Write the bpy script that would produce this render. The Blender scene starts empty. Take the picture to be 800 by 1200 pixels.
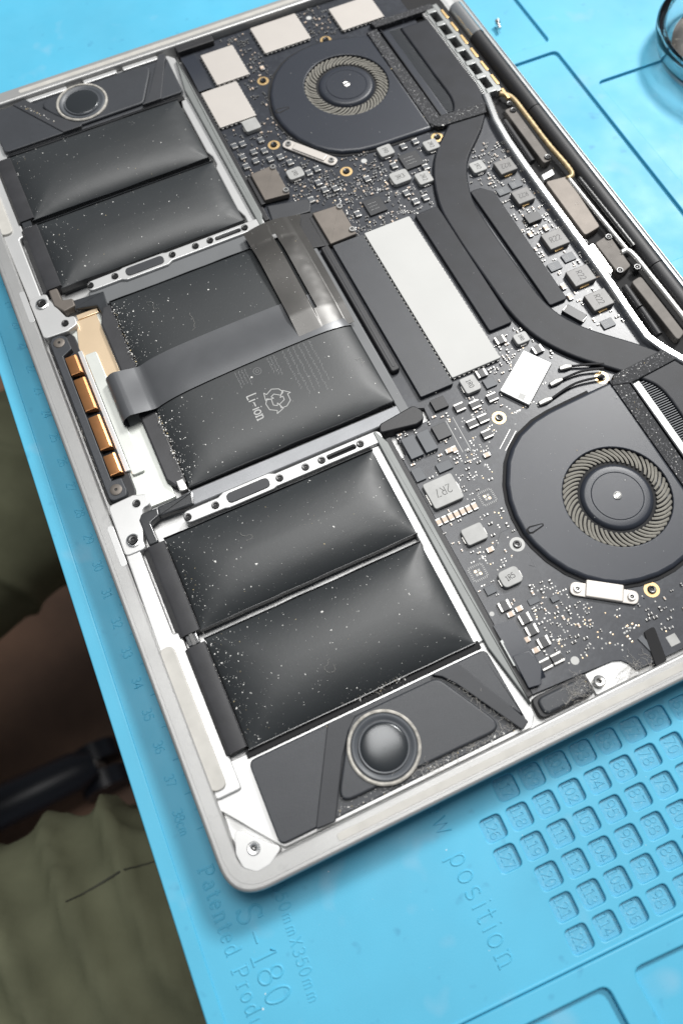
import bpy, bmesh, math, random
from mathutils import Vector, Matrix, noise
from mathutils.geometry import tessellate_polygon
random.seed(7)
S = 0.001                      # all lengths below are millimetres
PI = math.pi
sc = bpy.context.scene
col = sc.collection

# ------------------------------------------------------------------ camera
LZ = 13.5                      # laptop rim above the mat (lid side down)
cam = bpy.data.cameras.new("camera")
camo = bpy.data.objects.new("camera", cam)
col.objects.link(camo)
right = Vector((0.90737, -0.419467, -0.026961))
down = Vector((-0.396264, -0.832258, -0.387714))
fwd = Vector((0.140195, 0.362484, -0.921385))
mw = Matrix.Identity(4)
for i in range(3):
    mw[i][0] = right[i]; mw[i][1] = -down[i]; mw[i][2] = -fwd[i]
mw.translation = Vector((35.48, -2.598, 223.526 + LZ)) * S
camo.matrix_world = mw
cam.sensor_fit = 'VERTICAL'; cam.sensor_height = 36.0
cam.lens = 36.0 * 946.4 / 1200.0
cam.clip_start = 0.01; cam.clip_end = 30
cam.dof.use_dof = True
cam.dof.focus_distance = 0.255
cam.dof.aperture_fstop = 11.0
sc.camera = camo

# ------------------------------------------------------------------ world and lamps
w = bpy.data.worlds.new("World"); sc.world = w; w.use_nodes = True
bg = w.node_tree.nodes["Background"]
bg.inputs[0].default_value = (0.80, 0.89, 1.0, 1); bg.inputs[1].default_value = 0.17

def area(name, loc, target, sx, sy, power, colr):
    l = bpy.data.lights.new(name, 'AREA'); l.shape = 'RECTANGLE'
    l.size = sx; l.size_y = sy; l.energy = power; l.color = colr
    o = bpy.data.objects.new(name, l); col.objects.link(o)
    o.location = loc
    o.rotation_euler = (Vector(target) - Vector(loc)).to_track_quat('-Z', 'Y').to_euler()
    return o
area("ceiling_panel_lamp", (1.20, 0.85, 1.40), (0.10, 0.15, 0), 0.38, 0.34, 42, (1.0, 0.99, 0.97))
area("ceiling_panel_lamp_near", (0.24, 0.42, 1.50), (0.24, 0.42, 0), 0.60, 0.60, 17, (1.0, 0.99, 0.97))

sc.view_settings.view_transform = 'Standard'
sc.view_settings.look = 'None'
sc.view_settings.exposure = -0.1
sc.view_settings.gamma = 1.0
sc.view_settings.use_curve_mapping = False
sc.cycles.use_denoising = True
sc.cycles.max_bounces = 8

# ------------------------------------------------------------------ materials
MATS = {}
def mat(name, colr, rough=0.5, metal=0.0, var=0.0, vscale=120, bump=0.0, bscale=1500, spec=0.5, coat=0.0, rvar=0.0,
        speck=None, trans=0.0, ior=1.5, dirt=None):
    m = bpy.data.materials.new(name); m.use_nodes = True
    nt = m.node_tree; n = nt.nodes; L = nt.links
    b = n["Principled BSDF"]
    b.inputs["Base Color"].default_value = (*colr, 1)
    b.inputs["Roughness"].default_value = rough
    b.inputs["Metallic"].default_value = metal
    b.inputs["Specular IOR Level"].default_value = spec
    b.inputs["Coat Weight"].default_value = coat
    b.inputs["Transmission Weight"].default_value = trans
    b.inputs["IOR"].default_value = ior
    tc = n.new("ShaderNodeTexCoord")
    def nz(scale, detail=3, rg=0.55):
        t = n.new("ShaderNodeTexNoise"); t.inputs["Scale"].default_value = scale
        t.inputs["Detail"].default_value = detail; t.inputs["Roughness"].default_value = rg
        L.new(tc.outputs["Object"], t.inputs["Vector"]); return t
    src = None
    if var > 0:
        t = nz(vscale, 4)
        r = n.new("ShaderNodeMapRange"); r.inputs[1].default_value = 0.3; r.inputs[2].default_value = 0.7
        r.inputs[3].default_value = 1 - var; r.inputs[4].default_value = 1 + var
        L.new(t.outputs[0], r.inputs[0])
        mx = n.new("ShaderNodeMix"); mx.data_type = 'RGBA'; mx.blend_type = 'MULTIPLY'; mx.inputs[0].default_value = 1
        mx.inputs[6].default_value = (*colr, 1)
        L.new(r.outputs[0], mx.inputs[7]); src = mx.outputs[2]
    if rvar > 0:
        t = nz(vscale * 2.3, 3)
        r = n.new("ShaderNodeMapRange"); r.inputs[1].default_value = 0.3; r.inputs[2].default_value = 0.7
        r.inputs[3].default_value = max(0, rough - rvar); r.inputs[4].default_value = min(1, rough + rvar)
        L.new(t.outputs[0], r.inputs[0]); L.new(r.outputs[0], b.inputs["Roughness"])
    for sp in ([speck] if speck else []) + ([dirt] if dirt else []):      # (colour, scale, lo, hi)
        t = nz(sp[1], 2, 0.6)
        r = n.new("ShaderNodeMapRange"); r.inputs[1].default_value = sp[2]; r.inputs[2].default_value = sp[3]
        L.new(t.outputs[0], r.inputs[0])
        mx = n.new("ShaderNodeMix"); mx.data_type = 'RGBA'
        L.new(r.outputs[0], mx.inputs[0])
        if src is not None: L.new(src, mx.inputs[6])
        else: mx.inputs[6].default_value = (*colr, 1)
        mx.inputs[7].default_value = (*sp[0], 1); src = mx.outputs[2]
    if src is not None: L.new(src, b.inputs["Base Color"])
    if bump > 0:
        t = nz(bscale, 3, 0.6)
        bp = n.new("ShaderNodeBump"); bp.inputs["Strength"].default_value = bump; bp.inputs["Distance"].default_value = 0.0002
        L.new(t.outputs[0], bp.inputs["Height"]); L.new(bp.outputs[0], b.inputs["Normal"])
    MATS[name] = m
    return m

DUST = (0.55, 0.53, 0.5)
BLUE = mat("blue_silicone", (0.078, 0.40, 0.585), 0.52, var=0.07, vscale=22, bump=0.15, bscale=2500, rvar=0.08, speck=((0.055, 0.30, 0.47), 160, 0.66, 0.80), dirt=((0.16, 0.42, 0.58), 60, 0.62, 0.80))
BLUEF = mat("dusty_blue_silicone", (0.09, 0.37, 0.54), 0.6, var=0.06, vscale=500, bump=0.3, bscale=2500, speck=((0.20, 0.46, 0.60), 1300, 0.55, 0.80))
RIM = mat("anodised_aluminium", (0.38, 0.379, 0.373), 0.40, metal=0.45, var=0.06, vscale=60, speck=((0.34, 0.34, 0.335), 240, 0.62, 0.75), bump=0.15, bscale=6000)
ALU = mat("milled_aluminium", (0.57, 0.57, 0.565), 0.38, metal=0.45, var=0.03, vscale=80, bump=0.05, bscale=3000)
ALUD = mat("grey_aluminium", (0.30, 0.31, 0.305), 0.40, metal=0.5, var=0.05, vscale=100)
TRAYG = mat("grey_tray", (0.13, 0.135, 0.14), 0.45, var=0.05)
TRAYB = mat("reflective_tray", (0.22, 0.225, 0.235), 0.30, metal=0.5, var=0.15, vscale=40)
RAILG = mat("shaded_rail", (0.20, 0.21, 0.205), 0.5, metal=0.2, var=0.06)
CELL = mat("black_pouch_film", (0.026, 0.029, 0.031), 0.46, var=0.10, vscale=30, bump=0.08, bscale=900, speck=((0.16, 0.16, 0.16), 2600, 0.70, 0.78))
CAP = mat("black_plastic_cap", (0.034, 0.034, 0.037), 0.42, var=0.2, bump=0.06)
FILM = mat("smoked_film", (0.035, 0.037, 0.040), 0.22, var=0.2, coat=0.3)
BLACK = mat("black_rubber", (0.014, 0.014, 0.016), 0.5, bump=0.15, bscale=3000)
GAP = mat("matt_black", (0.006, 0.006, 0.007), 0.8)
SPK = mat("speaker_plastic", (0.034, 0.037, 0.043), 0.46, var=0.08, bump=0.28, bscale=4200)
TAPE = mat("cloth_tape", (0.030, 0.032, 0.037), 0.55, var=0.1, bump=0.1)
FUZZ = mat("fuzzy_foam_tape", (0.012, 0.013, 0.016), 0.7, bump=1.0, bscale=1500, speck=((0.20, 0.20, 0.21), 1500, 0.58, 0.72))
DOME = mat("tweeter_dome", (0.030, 0.034, 0.038), 0.22, metal=0.2)
RINGM = mat("dusty_surround", (0.42, 0.40, 0.36), 0.6, var=0.4, vscale=500, bump=0.5, bscale=1500)
BOARD = mat("solder_mask", (0.028, 0.031, 0.039), 0.34, var=0.12, vscale=150, bump=0.10, bscale=900, speck=((0.036, 0.040, 0.049), 420, 0.50, 0.62))
FAN = mat("fan_cover", (0.026, 0.030, 0.040), 0.38, spec=0.42, var=0.05, vscale=60, bump=0.12, bscale=5000, speck=((0.2, 0.2, 0.2), 1600, 0.74, 0.80))
BLADE = mat("dusty_blade", (0.20, 0.19, 0.165), 0.75, var=0.3, vscale=400, bump=0.8, bscale=2500)
PIPE = mat("heat_pipe_black", (0.014, 0.0155, 0.020), 0.50, spec=0.28, var=0.25, bump=0.12, bscale=3000, speck=((0.25, 0.25, 0.25), 1500, 0.74, 0.80))
SHIELD = mat("shield_can_white", (0.54, 0.505, 0.47), 0.42, metal=0.25, var=0.02, bump=0.04, speck=((0.55, 0.50, 0.45), 900, 0.76, 0.84))
WIFI = mat("brushed_shield", (0.48, 0.48, 0.475), 0.4, metal=0.4, var=0.08, vscale=700)
STEEL = mat("steel", (0.62, 0.61, 0.59), 0.3, metal=0.9, var=0.08, vscale=300)
CHROME = mat("bright_steel", (0.82, 0.82, 0.81), 0.22, metal=0.9)
BRONZE = mat("brown_steel", (0.15, 0.132, 0.116), 0.52, metal=0.5, var=0.1, vscale=200, bump=0.03)
HINGEP = mat("brown_grey_plate", (0.15, 0.138, 0.127), 0.62, metal=0.3, spec=0.3, var=0.12, vscale=250)
COPPER = mat("copper_contact", (0.62, 0.29, 0.12), 0.30, metal=0.9, var=0.08, vscale=300)
GOLD = mat("gold_plating", (0.75, 0.52, 0.25), 0.35, metal=0.7)
GOLDP = mat("champagne_plate", (0.80, 0.62, 0.42), 0.35, metal=0.6, var=0.04)
PALE = mat("pale_plate", (0.66, 0.68, 0.64), 0.40, metal=0.5, var=0.05)
SCREW = mat("dark_screw", (0.07, 0.07, 0.07), 0.3, metal=0.8)
SOCK = mat("screw_socket", (0.01, 0.01, 0.01), 0.5)
INDUC = mat("ferrite_grey", (0.36, 0.36, 0.35), 0.45, var=0.1, vscale=300, bump=0.1)
INDUD = mat("ferrite_dark", (0.17, 0.165, 0.16), 0.45, var=0.1, vscale=300, bump=0.1)
CHIP = mat("chip_black", (0.022, 0.023, 0.026), 0.42, var=0.1)
CHIPG = mat("chip_grey", (0.075, 0.082, 0.092), 0.45, var=0.1)
TIN = mat("solder_tin", (0.48, 0.47, 0.45), 0.35, metal=0.7)
MLCC = mat("ceramic_capacitor", (0.60, 0.47, 0.37), 0.45)
INK = mat("dark_ink", (0.02, 0.02, 0.02), 0.6)
PRINT = mat("grey_print", (0.42, 0.42, 0.41), 0.6)
PRINTD = mat("faint_print", (0.15, 0.153, 0.155), 0.6)
WHITE = mat("white_paint", (0.49, 0.49, 0.475), 0.55, var=0.03, vscale=50)
GASK = mat("clear_gasket", (0.47, 0.455, 0.42), 0.4, var=0.08, vscale=200)
COILG = mat("gold_braid", (0.48, 0.37, 0.21), 0.5, metal=0.5, var=0.3, vscale=600)
COILS = mat("silver_braid", (0.70, 0.69, 0.67), 0.35, metal=0.7)
DUSTM = mat("pale_dust", (0.78, 0.77, 0.74), 0.7)
DUSTY = mat("yellow_grit", (0.62, 0.50, 0.28), 0.7)
LINT = mat("grey_lint", (0.45, 0.43, 0.40), 0.8)
GLASS = mat("clear_glass", (0.93, 0.96, 0.97), 0.03, trans=1.0, ior=1.48)
SOOT = mat("dark_contents", (0.03, 0.027, 0.022), 0.4, var=0.5, vscale=120, bump=0.6, bscale=600, speck=((0.3, 0.28, 0.24), 500, 0.68, 0.76))
DESK = mat("dark_desk", (0.03, 0.027, 0.025), 0.6, var=0.2)
WOOD = mat("brown_floor", (0.20, 0.108, 0.064), 0.5, var=0.35, vscale=9)
CLOTH = mat("olive_cloth", (0.16, 0.165, 0.105), 0.9, var=0.12, vscale=40, bump=0.4, bscale=1200, spec=0.1)
SEAMM = mat("seam_thread", (0.07, 0.071, 0.052), 0.9)
CHAIRM = mat("chair_nylon", (0.016, 0.018, 0.026), 0.4)
CHAIRF = mat("chair_fabric", (0.02, 0.02, 0.022), 0.9)
SHOE = mat("shoe_leather", (0.02, 0.018, 0.016), 0.5)

# ------------------------------------------------------------------ mesh builder
def rect(cx, cy, w_, h_, rot=0.0):
    c, s = math.cos(rot), math.sin(rot)
    return [(cx + x * c - y * s, cy + x * s + y * c) for x, y in ((-w_/2, -h_/2), (w_/2, -h_/2), (w_/2, h_/2), (-w_/2, h_/2))]
def R4(u0, v0, u1, v1): return [(u0, v0), (u1, v0), (u1, v1), (u0, v1)]
def circ(cx, cy, r, n=24): return [(cx + r * math.cos(2*PI*i/n), cy + r * math.sin(2*PI*i/n)) for i in range(n)]
def area2(p): return sum(p[i][0]*p[(i+1) % len(p)][1] - p[(i+1) % len(p)][0]*p[i][1] for i in range(len(p)))
def ccw(p): return p if area2(p) > 0 else p[::-1]
def fillet(p, r, n=4):
    p = ccw(p); N = len(p); out = []
    rs = r if isinstance(r, (list, tuple)) else [r] * N
    for i in range(N):
        a, b, c = Vector(p[i-1]), Vector(p[i]), Vector(p[(i+1) % N])
        d1 = (a-b); d2 = (c-b); l1, l2 = d1.length, d2.length; d1.normalize(); d2.normalize()
        cs = max(-1, min(1, d1.dot(d2))); ang = math.acos(cs)
        if rs[i] <= 0 or ang > PI - 0.05: out.append(tuple(b)); continue
        t = min(rs[i] / math.tan(ang/2), l1*0.48, l2*0.48)
        p0, p1 = b + d1*t, b + d2*t
        for k in range(n+1):
            s = k/n
            out.append(tuple((p0*(1-s)+b*s)*(1-s) + (b*(1-s)+p1*s)*s))
    return out
def inset(p, d):
    N = len(p); out = []
    for i in range(N):
        a, b, c = Vector(p[i-1]), Vector(p[i]), Vector(p[(i+1) % N])
        e1 = (b-a); e2 = (c-b)
        if e1.length < 1e-6: e1 = e2
        if e2.length < 1e-6: e2 = e1
        n1 = Vector((-e1.y, e1.x)).normalized(); n2 = Vector((-e2.y, e2.x)).normalized()
        m = n1 + n2
        if m.length < 1e-6: m = n1
        m.normalize(); k = d / max(0.45, m.dot(n1))
        q = b + m*k; out.append((q.x, q.y))
    return out
def mirror(p): return [(u, 304.1 - v) for u, v in p]

class MB:
    def __init__(s): s.v = []; s.f = []; s.m = []; s.mats = []; s.flat = set()
    def mi(s, m):
        if m not in s.mats: s.mats.append(m)
        return s.mats.index(m)
    def add(s, vs, fs, m):
        o = len(s.v); k = s.mi(m); s.v += [tuple(v) for v in vs]
        for f in fs: s.f.append(tuple(i+o for i in f)); s.m.append(k)
        return s
    def prism(s, p, z0, z1, m, bev=0.15, holes=(), seg=2, bottom=False, zf=None, topm=None, hbev=None):
        """contour p (with holes) from z0 to z1, top edges rounded by bev"""
        if hbev is None: hbev = bev
        cs = [(ccw(p), bev)] + [(ccw(h)[::-1], hbev) for h in holes]
        vs = []; fs = []; tops = []
        for c, bv in cs:
            c = [tuple(q) for q in c]; n = len(c); rings = []
            bv = min(bv, abs(z1-z0)*0.95)
            prof = [(0, z0)] + ([(bv*(1-math.cos(PI/2*k/seg)), z1-bv+bv*math.sin(PI/2*k/seg)) for k in range(seg+1)] if bv > 0 else [(0, z1)])
            for d, z in prof:
                q = inset(c, d) if d > 0 else c
                base = len(vs); vs += [(x, y, z + (zf(x, y) if zf and z != z0 else 0)) for x, y in q]; rings.append(base)
            for a, b in zip(rings, rings[1:]):
                for i in range(n): j = (i+1) % n; fs.append((a+i, a+j, b+j, b+i))
            tops.append((rings[-1], n)); 
            if bottom and c is cs[0][0]: fs.append(tuple(rings[0]+i for i in range(n))[::-1])
        tf = []
        if len(tops) == 1:
            tf.append(tuple(range(tops[0][0], tops[0][0]+tops[0][1])))
        else:
            polys = [[Vector((vs[b+i][0], vs[b+i][1], 0)) for i in range(n)] for b, n in tops]
            idx = [b+i for b, n in tops for i in range(n)]
            for t in tessellate_polygon(polys):
                a, b, c = (idx[q] for q in t)
                A, B, Cc = vs[a], vs[b], vs[c]
                cr = (B[0]-A[0])*(Cc[1]-A[1])-(B[1]-A[1])*(Cc[0]-A[0])
                tf.append((a, b, c) if cr > 0 else (a, c, b))
        o = len(s.v); k = s.mi(m); kt = s.mi(topm) if topm else k
        s.v += vs
        for f in fs: s.f.append(tuple(i+o for i in f)); s.m.append(k)
        for f in tf: s.flat.add(len(s.f)); s.f.append(tuple(i+o for i in f)); s.m.append(kt)
        return s
    def box(s, cx, cy, w_, h_, z0, z1, m, bev=0.08, rot=0, r=0, **k):
        p = rect(cx, cy, w_, h_, rot)
        if r: p = fillet(p, r)
        return s.prism(p, z0, z1, m, bev, **k)
    def cyl(s, cx, cy, r, z0, z1, m, n=16, bev=0.1, **k): return s.prism(circ(cx, cy, r, n), z0, z1, m, bev, **k)
    def lathe(s, cx, cy, prof, m, n=40, close=False):
        vs = [(cx + r*math.cos(2*PI*i/n), cy + r*math.sin(2*PI*i/n), z) for r, z in prof for i in range(n)]
        fs = []; P = len(prof)
        for a in range(P if close else P-1):
            b = (a+1) % P
            for i in range(n):
                j = (i+1) % n; fs.append((a*n+i, a*n+j, b*n+j, b*n+i))
        return s.add(vs, fs, m)
    def tube(s, path, r, m, n=8, flat=1.0, caps=True):
        path = [Vector(p) for p in path]; vs = []; fs = []; N = len(path); up = Vector((0, 0, 1))
        for i, p in enumerate(path):
            d = (path[min(i+1, N-1)] - path[max(i-1, 0)]).normalized()
            sd = d.cross(up)
            if sd.length < 1e-3: sd = Vector((1, 0, 0))
            sd.normalize(); nn = sd.cross(d)
            rr = r[i] if isinstance(r, (list, tuple)) else r
            for k in range(n):
                a = 2*PI*k/n; vs.append(p + sd*rr*math.cos(a) + nn*rr*flat*math.sin(a))
        for i in range(N-1):
            for k in range(n):
                j = (k+1) % n; fs.append((i*n+k, i*n+j, (i+1)*n+j, (i+1)*n+k))
        if caps: fs.append(tuple(range(n))[::-1]); fs.append(tuple(range((N-1)*n, N*n)))
        return s.add(vs, fs, m)
    def ridge(s, path, z, r, m, h=0.7):
        """half-round raised line on a flat surface"""
        N = len(path)
        if N < 2: return s
        prof = [(-1, -0.3), (-0.75, 0.62), (0, 1), (0.75, 0.62), (1, -0.3)]
        vs = []; fs = []
        P = [Vector(p) for p in path]; closed = (P[0]-P[-1]).length < 1e-4
        for i, p in enumerate(P):
            a = P[i-1] if i > 0 else (P[-2] if closed else p); b = P[i+1] if i < N-1 else (P[1] if closed else p)
            d = (b-a); d = d.normalized() if d.length > 1e-9 else Vector((1, 0)); nn = Vector((-d.y, d.x))
            for x, y in prof: q = p - nn*x*r; vs.append((q.x, q.y, z + y*r*h))
        for i in range(N-1):
            for k in range(4): fs.append((i*5+k, i*5+k+1, (i+1)*5+k+1, (i+1)*5+k))
        if not closed: fs.append((0, 1, 2, 3, 4)[::-1]); fs.append(tuple((N-1)*5+k for k in range(5)))
        return s.add(vs, fs, m)
    def grid(s, fn, nu, nv, m, keep=None, thick=0):
        vs = [Vector(fn(i/nu, j/nv)) for j in range(nv+1) for i in range(nu+1)]
        fs = [(j*(nu+1)+i, j*(nu+1)+i+1, (j+1)*(nu+1)+i+1, (j+1)*(nu+1)+i) for j in range(nv) for i in range(nu) if keep is None or keep((i+.5)/nu, (j+.5)/nv)]
        if thick:
            cnt = {}
            for f in fs:
                for a, b in zip(f, f[1:]+f[:1]): cnt[(a, b)] = 1
            nrm = [Vector() for _ in vs]
            for f in fs:
                n_ = (vs[f[1]]-vs[f[0]]).cross(vs[f[2]]-vs[f[0]])
                for i in f: nrm[i] += n_
            off = len(vs)
            low = [v - (n_.normalized() if n_.length > 0 else Vector((0, 0, 1)))*thick for v, n_ in zip(vs, nrm)]
            side = [(b, a, a+off, b+off) for (a, b) in cnt if (b, a) not in cnt]
            fs = fs + [tuple(i+off for i in f[::-1]) for f in fs] + side; vs = vs + low
        return s.add(vs, fs, m)
    def mesh(s, name, zo=0.0, ang=38):
        me = bpy.data.meshes.new(name)
        used = sorted({i for f in s.f for i in f}); mp = {a: b for b, a in enumerate(used)}
        me.from_pydata([(s.v[i][0]*S, s.v[i][1]*S, (s.v[i][2]+zo)*S) for i in used], [], [tuple(mp[i] for i in f) for f in s.f])
        for m in s.mats: me.materials.append(m)
        me.polygons.foreach_set("material_index", s.m)
        me.update(); me.set_sharp_from_angle(angle=math.radians(ang))
        me.polygons.foreach_set("use_smooth", [i not in s.flat for i in range(len(s.f))])
        return me

def put(me, name, parent=None, loc=(0, 0, 0), rz=0.0):
    o = bpy.data.objects.new(name, me); col.objects.link(o); o.parent = parent
    o.location = (loc[0]*S, loc[1]*S, loc[2]*S)
    if rz: o.rotation_euler = (0, 0, rz)
    return o
def part(mb, name, parent, zo=None, ang=38): return put(mb.mesh(name, LZ if zo is None else zo, ang), name, parent)
def tag(o, label=None, cat=None, group=None, kind=None):
    if label: o["label"] = label
    if cat: o["category"] = cat
    if group: o["group"] = group
    if kind: o["kind"] = kind
    return o
def empty(name, loc=(0, 0, 0)):
    o = bpy.data.objects.new(name, None); col.objects.link(o); o.location = [c*S for c in loc]; o.empty_display_size = 0.01; return o

# ------------------------------------------------------------------ stroke lettering
def arc(cx, cy, rx, ry, a0, a1, n=10):
    return [(cx + rx*math.cos(math.radians(a0+(a1-a0)*i/n)), cy + ry*math.sin(math.radians(a0+(a1-a0)*i/n))) for i in range(n+1)]
G = {
 '0': (.62, [arc(.28, .5, .24, .5, 90, 450, 18)]),
 '1': (.5, [[(.08, .82), (.25, 1), (.25, 0)], [(.08, 0), (.42, 0)]]),
 '2': (.6, [arc(.28, .74, .24, .26, 160, -30, 9) + [(.06, 0), (.54, 0)]]),
 '3': (.6, [arc(.26, .75, .22, .25, 150, -90, 9) + arc(.26, .25, .26, .25, 90, -150, 9)]),
 '4': (.62, [[(.42, 0), (.42, 1), (.03, .3), (.56, .3)]]),
 '5': (.6, [[(.5, 1), (.12, 1), (.08, .56)] + arc(.26, .32, .27, .32, 120, -150, 10)]),
 '6': (.6, [[(.46, .95)] + arc(.34, .5, .30, .46, 120, 180, 4) + arc(.29, .28, .25, .28, 180, 540, 14)]),
 '7': (.58, [[(.04, 1), (.52, 1), (.2, 0)]]),
 '8': (.6, [arc(.28, .76, .21, .24, -90, 270, 14), arc(.28, .26, .26, .26, 90, 450, 14)]),
 '9': (.6, [arc(.28, .72, .25, .28, 0, 360, 14), [(.53, .72)] + arc(.22, .5, .31, .46, 0, -60, 5)]),
 '-': (.7, [[(.12, .42), (.58, .42)]]), ' ': (.45, []),
 'P': (.66, [[(.12, 0), (.12, 1), (.34, 1)] + arc(.34, .74, .22, .26, 90, -90, 8) + [(.12, .48)], [(0, 0), (.26, 0)], [(0, 1), (.12, 1)]]),
 'S': (.66, [[(.54, .8)] + arc(.3, .75, .23, .25, 20, 270, 10) + arc(.3, .25, .25, .25, 90, -160, 10), [(.55, 1), (.55, .78)], [(.05, .0), (.05, .22)]]),
 'A': (.8, [[(.06, 0), (.38, 1), (.70, 0)], [(.18, .36), (.58, .36)], [(-.04, 0), (.18, 0)], [(.56, 0), (.80, 0)]]),
 'X': (.66, [[(.06, 0), (.56, 1)], [(.06, 1), (.56, 0)]]),
 'V': (.72, [[(.04, 1), (.34, 0), (.64, 1)]]),
 'L': (.56, [[(.1, 1), (.1, 0), (.5, 0)]]),
 'a': (.56, [[(.08, .56)] + arc(.26, .48, .18, .18, 120, 0, 6) + [(.44, .06), (.52, 0)], arc(.25, .2, .2, .2, 0, 360, 12)]),
 't': (.42, [[(.18, .92), (.18, .15)] + arc(.29, .13, .11, .13, 190, 330, 5), [(.02, .66), (.36, .66)]]),
 'e': (.56, [[(.06, .36), (.48, .36)] + arc(.27, .33, .21, .33, 5, 320, 14)]),
 'n': (.62, [[(.12, .66), (.12, 0)], [(.12, .48)] + arc(.3, .46, .18, .2, 160, 0, 7) + [(.48, 0)], [(.02, 0), (.22, 0)], [(.38, 0), (.58, 0)], [(.02, .66), (.12, .66)]]),
 'd': (.6, [[(.46, 1), (.46, 0), (.56, 0)], arc(.26, .33, .2, .33, 0, 360, 14), [(.36, 1), (.46, 1)]]),
 'r': (.46, [[(.14, .66), (.14, 0)], [(.14, .44)] + arc(.3, .46, .16, .2, 170, 50, 5), [(.02, 0), (.28, 0)], [(.02, .66), (.14, .66)]]),
 'o': (.56, [arc(.26, .33, .22, .33, 0, 360, 14)]),
 'u': (.6, [[(.1, .66), (.1, .2)] + arc(.28, .2, .18, .2, 180, 360, 7) + [(.46, .66)], [(.46, .3), (.46, 0)]]),
 'c': (.54, [arc(.28, .33, .22, .33, 50, 310, 11)]),
 'm': (.8, [[(.1, .66), (.1, 0)], [(.1, .5)] + arc(.25, .48, .14, .18, 160, 0, 6) + [(.39, 0)], [(.39, .5)] + arc(.54, .48, .14, .18, 160, 0, 6) + [(.68, 0)]]),
 'w': (.76, [[(.04, .66), (.2, 0), (.36, .6), (.52, 0), (.68, .66)]]),
 'i': (.3, [[(.14, .66), (.14, 0)], [(.12, .88), (.16, .92)]]),
 'p': (.6, [[(.12, .66), (.12, -.32)], arc(.32, .33, .2, .33, 0, 360, 14)]),
 's': (.5, [arc(.24, .49, .17, .17, 40, 270, 8) + arc(.24, .16, .19, .16, 90, -140, 8)]),
 'R': (.66, [[(.1, 0), (.1, 1), (.32, 1)] + arc(.32, .75, .22, .25, 90, -90, 8) + [(.1, .5)], [(.3, .5), (.56, 0)]]),
}
def strokes(txt, x, y, h, rot, adv=1.0, center=False):
    c, s_ = math.cos(rot), math.sin(rot); out = []; cx = 0; W = sum(G[ch][0] for ch in txt)*adv
    off = -W/2 if center else 0
    for ch in txt:
        wd, st = G[ch]
        for pl in st:
            out.append([(x + ((px+cx+off)*c - (py - (.5 if center else 0))*s_)*h, y + ((px+cx+off)*s_ + (py - (.5 if center else 0))*c)*h) for px, py in pl])
        cx += wd*adv
    return out
def lettering(mb, txt, x, y, h, rot, z, r, m, adv=1.0, center=False, hh=0.7):
    for pl in strokes(txt, x, y, h, rot, adv, center): mb.ridge(pl, z, r, m, hh)
    return mb

# legs of the seated person (grown early: the scene is still empty, so evaluating is quick)
def limb_mesh():
    verts = []; edges = []; rad = []
    def v(x, y, z, r): verts.append((x*S, y*S, z*S)); rad.append(r*S); return len(verts)-1
    pel = v(-470, 100, -235, 150); wst = v(-500, 100, -60, 150); edges.append((pel, wst)); up = v(-500, 100, 60, 140); edges.append((wst, up))
    near = ((-400, 28, -222, 98), (-250, 12, -212, 88), (-110, -4, -205, 80), (30, -14, -205, 70), (75, -16, -245, 66), (80, -28, -420, 56), (60, -40, -650, 42), (60, -40, -690, 46))
    far = ((-400, 200, -232, 98), (-270, 262, -275, 88), (-120, 330, -322, 80), (20, 392, -365, 70), (62, 402, -398, 64), (80, 410, -500, 54), (70, 415, -650, 42), (70, 415, -690, 46))
    for leg in (near, far):
        prev = pel
        for x, y, z, r in leg:
            k = v(x, y, z, r); edges.append((prev, k)); prev = k
    me = bpy.data.meshes.new("legs"); me.from_pydata(verts, edges, [])
    o = bpy.data.objects.new("tmp", me); col.objects.link(o)
    sk = o.modifiers.new("s", 'SKIN'); sk.use_smooth_shade = True
    for i, sv in enumerate(me.skin_vertices[0].data): sv.radius = (rad[i], rad[i]); sv.use_root = (i == 0)
    o.modifiers.new("d", 'SUBSURF').levels = 5
    dg = bpy.context.evaluated_depsgraph_get(); out = bpy.data.meshes.new_from_object(o.evaluated_get(dg))
    bpy.data.objects.remove(o)
    nrm = [v_.normal.copy() for v_ in out.vertices]
    for vx, n in zip(out.vertices, nrm):                   # cloth folds
        p = vx.co
        x, y = p.x*1000, p.y*1000
        d = noise.noise(Vector((x*0.006 + y*0.010, (y - x*0.30)*0.035, p.z*6)))*7 + noise.noise(Vector((x*0.02, y*0.02, p.z*20)))*2
        rg = 1 - abs(noise.noise(Vector((x*0.004 + 3, (y*0.8 + x*0.42)*0.030, p.z*4))))*2
        d += max(0, rg)**3*5
        if y < 110:                                        # pulled folds across the near thigh
            w_ = x*0.95 + y*0.32 + 14*noise.noise(Vector((x*0.01, y*0.012, 1.7)))
            d += 13.0*(1 - abs(math.sin(w_*PI/27)))**1.5*(0.45 + 0.65*max(0, noise.noise(Vector((x*0.012 + 5, y*0.012, 2.0))) + 0.45))
        vx.co = p + n*d*S
    out.materials.clear(); out.materials.append(CLOTH)
    out.polygons.foreach_set("use_smooth", [True]*len(out.polygons))
    return out
LEGS = limb_mesh()

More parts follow.
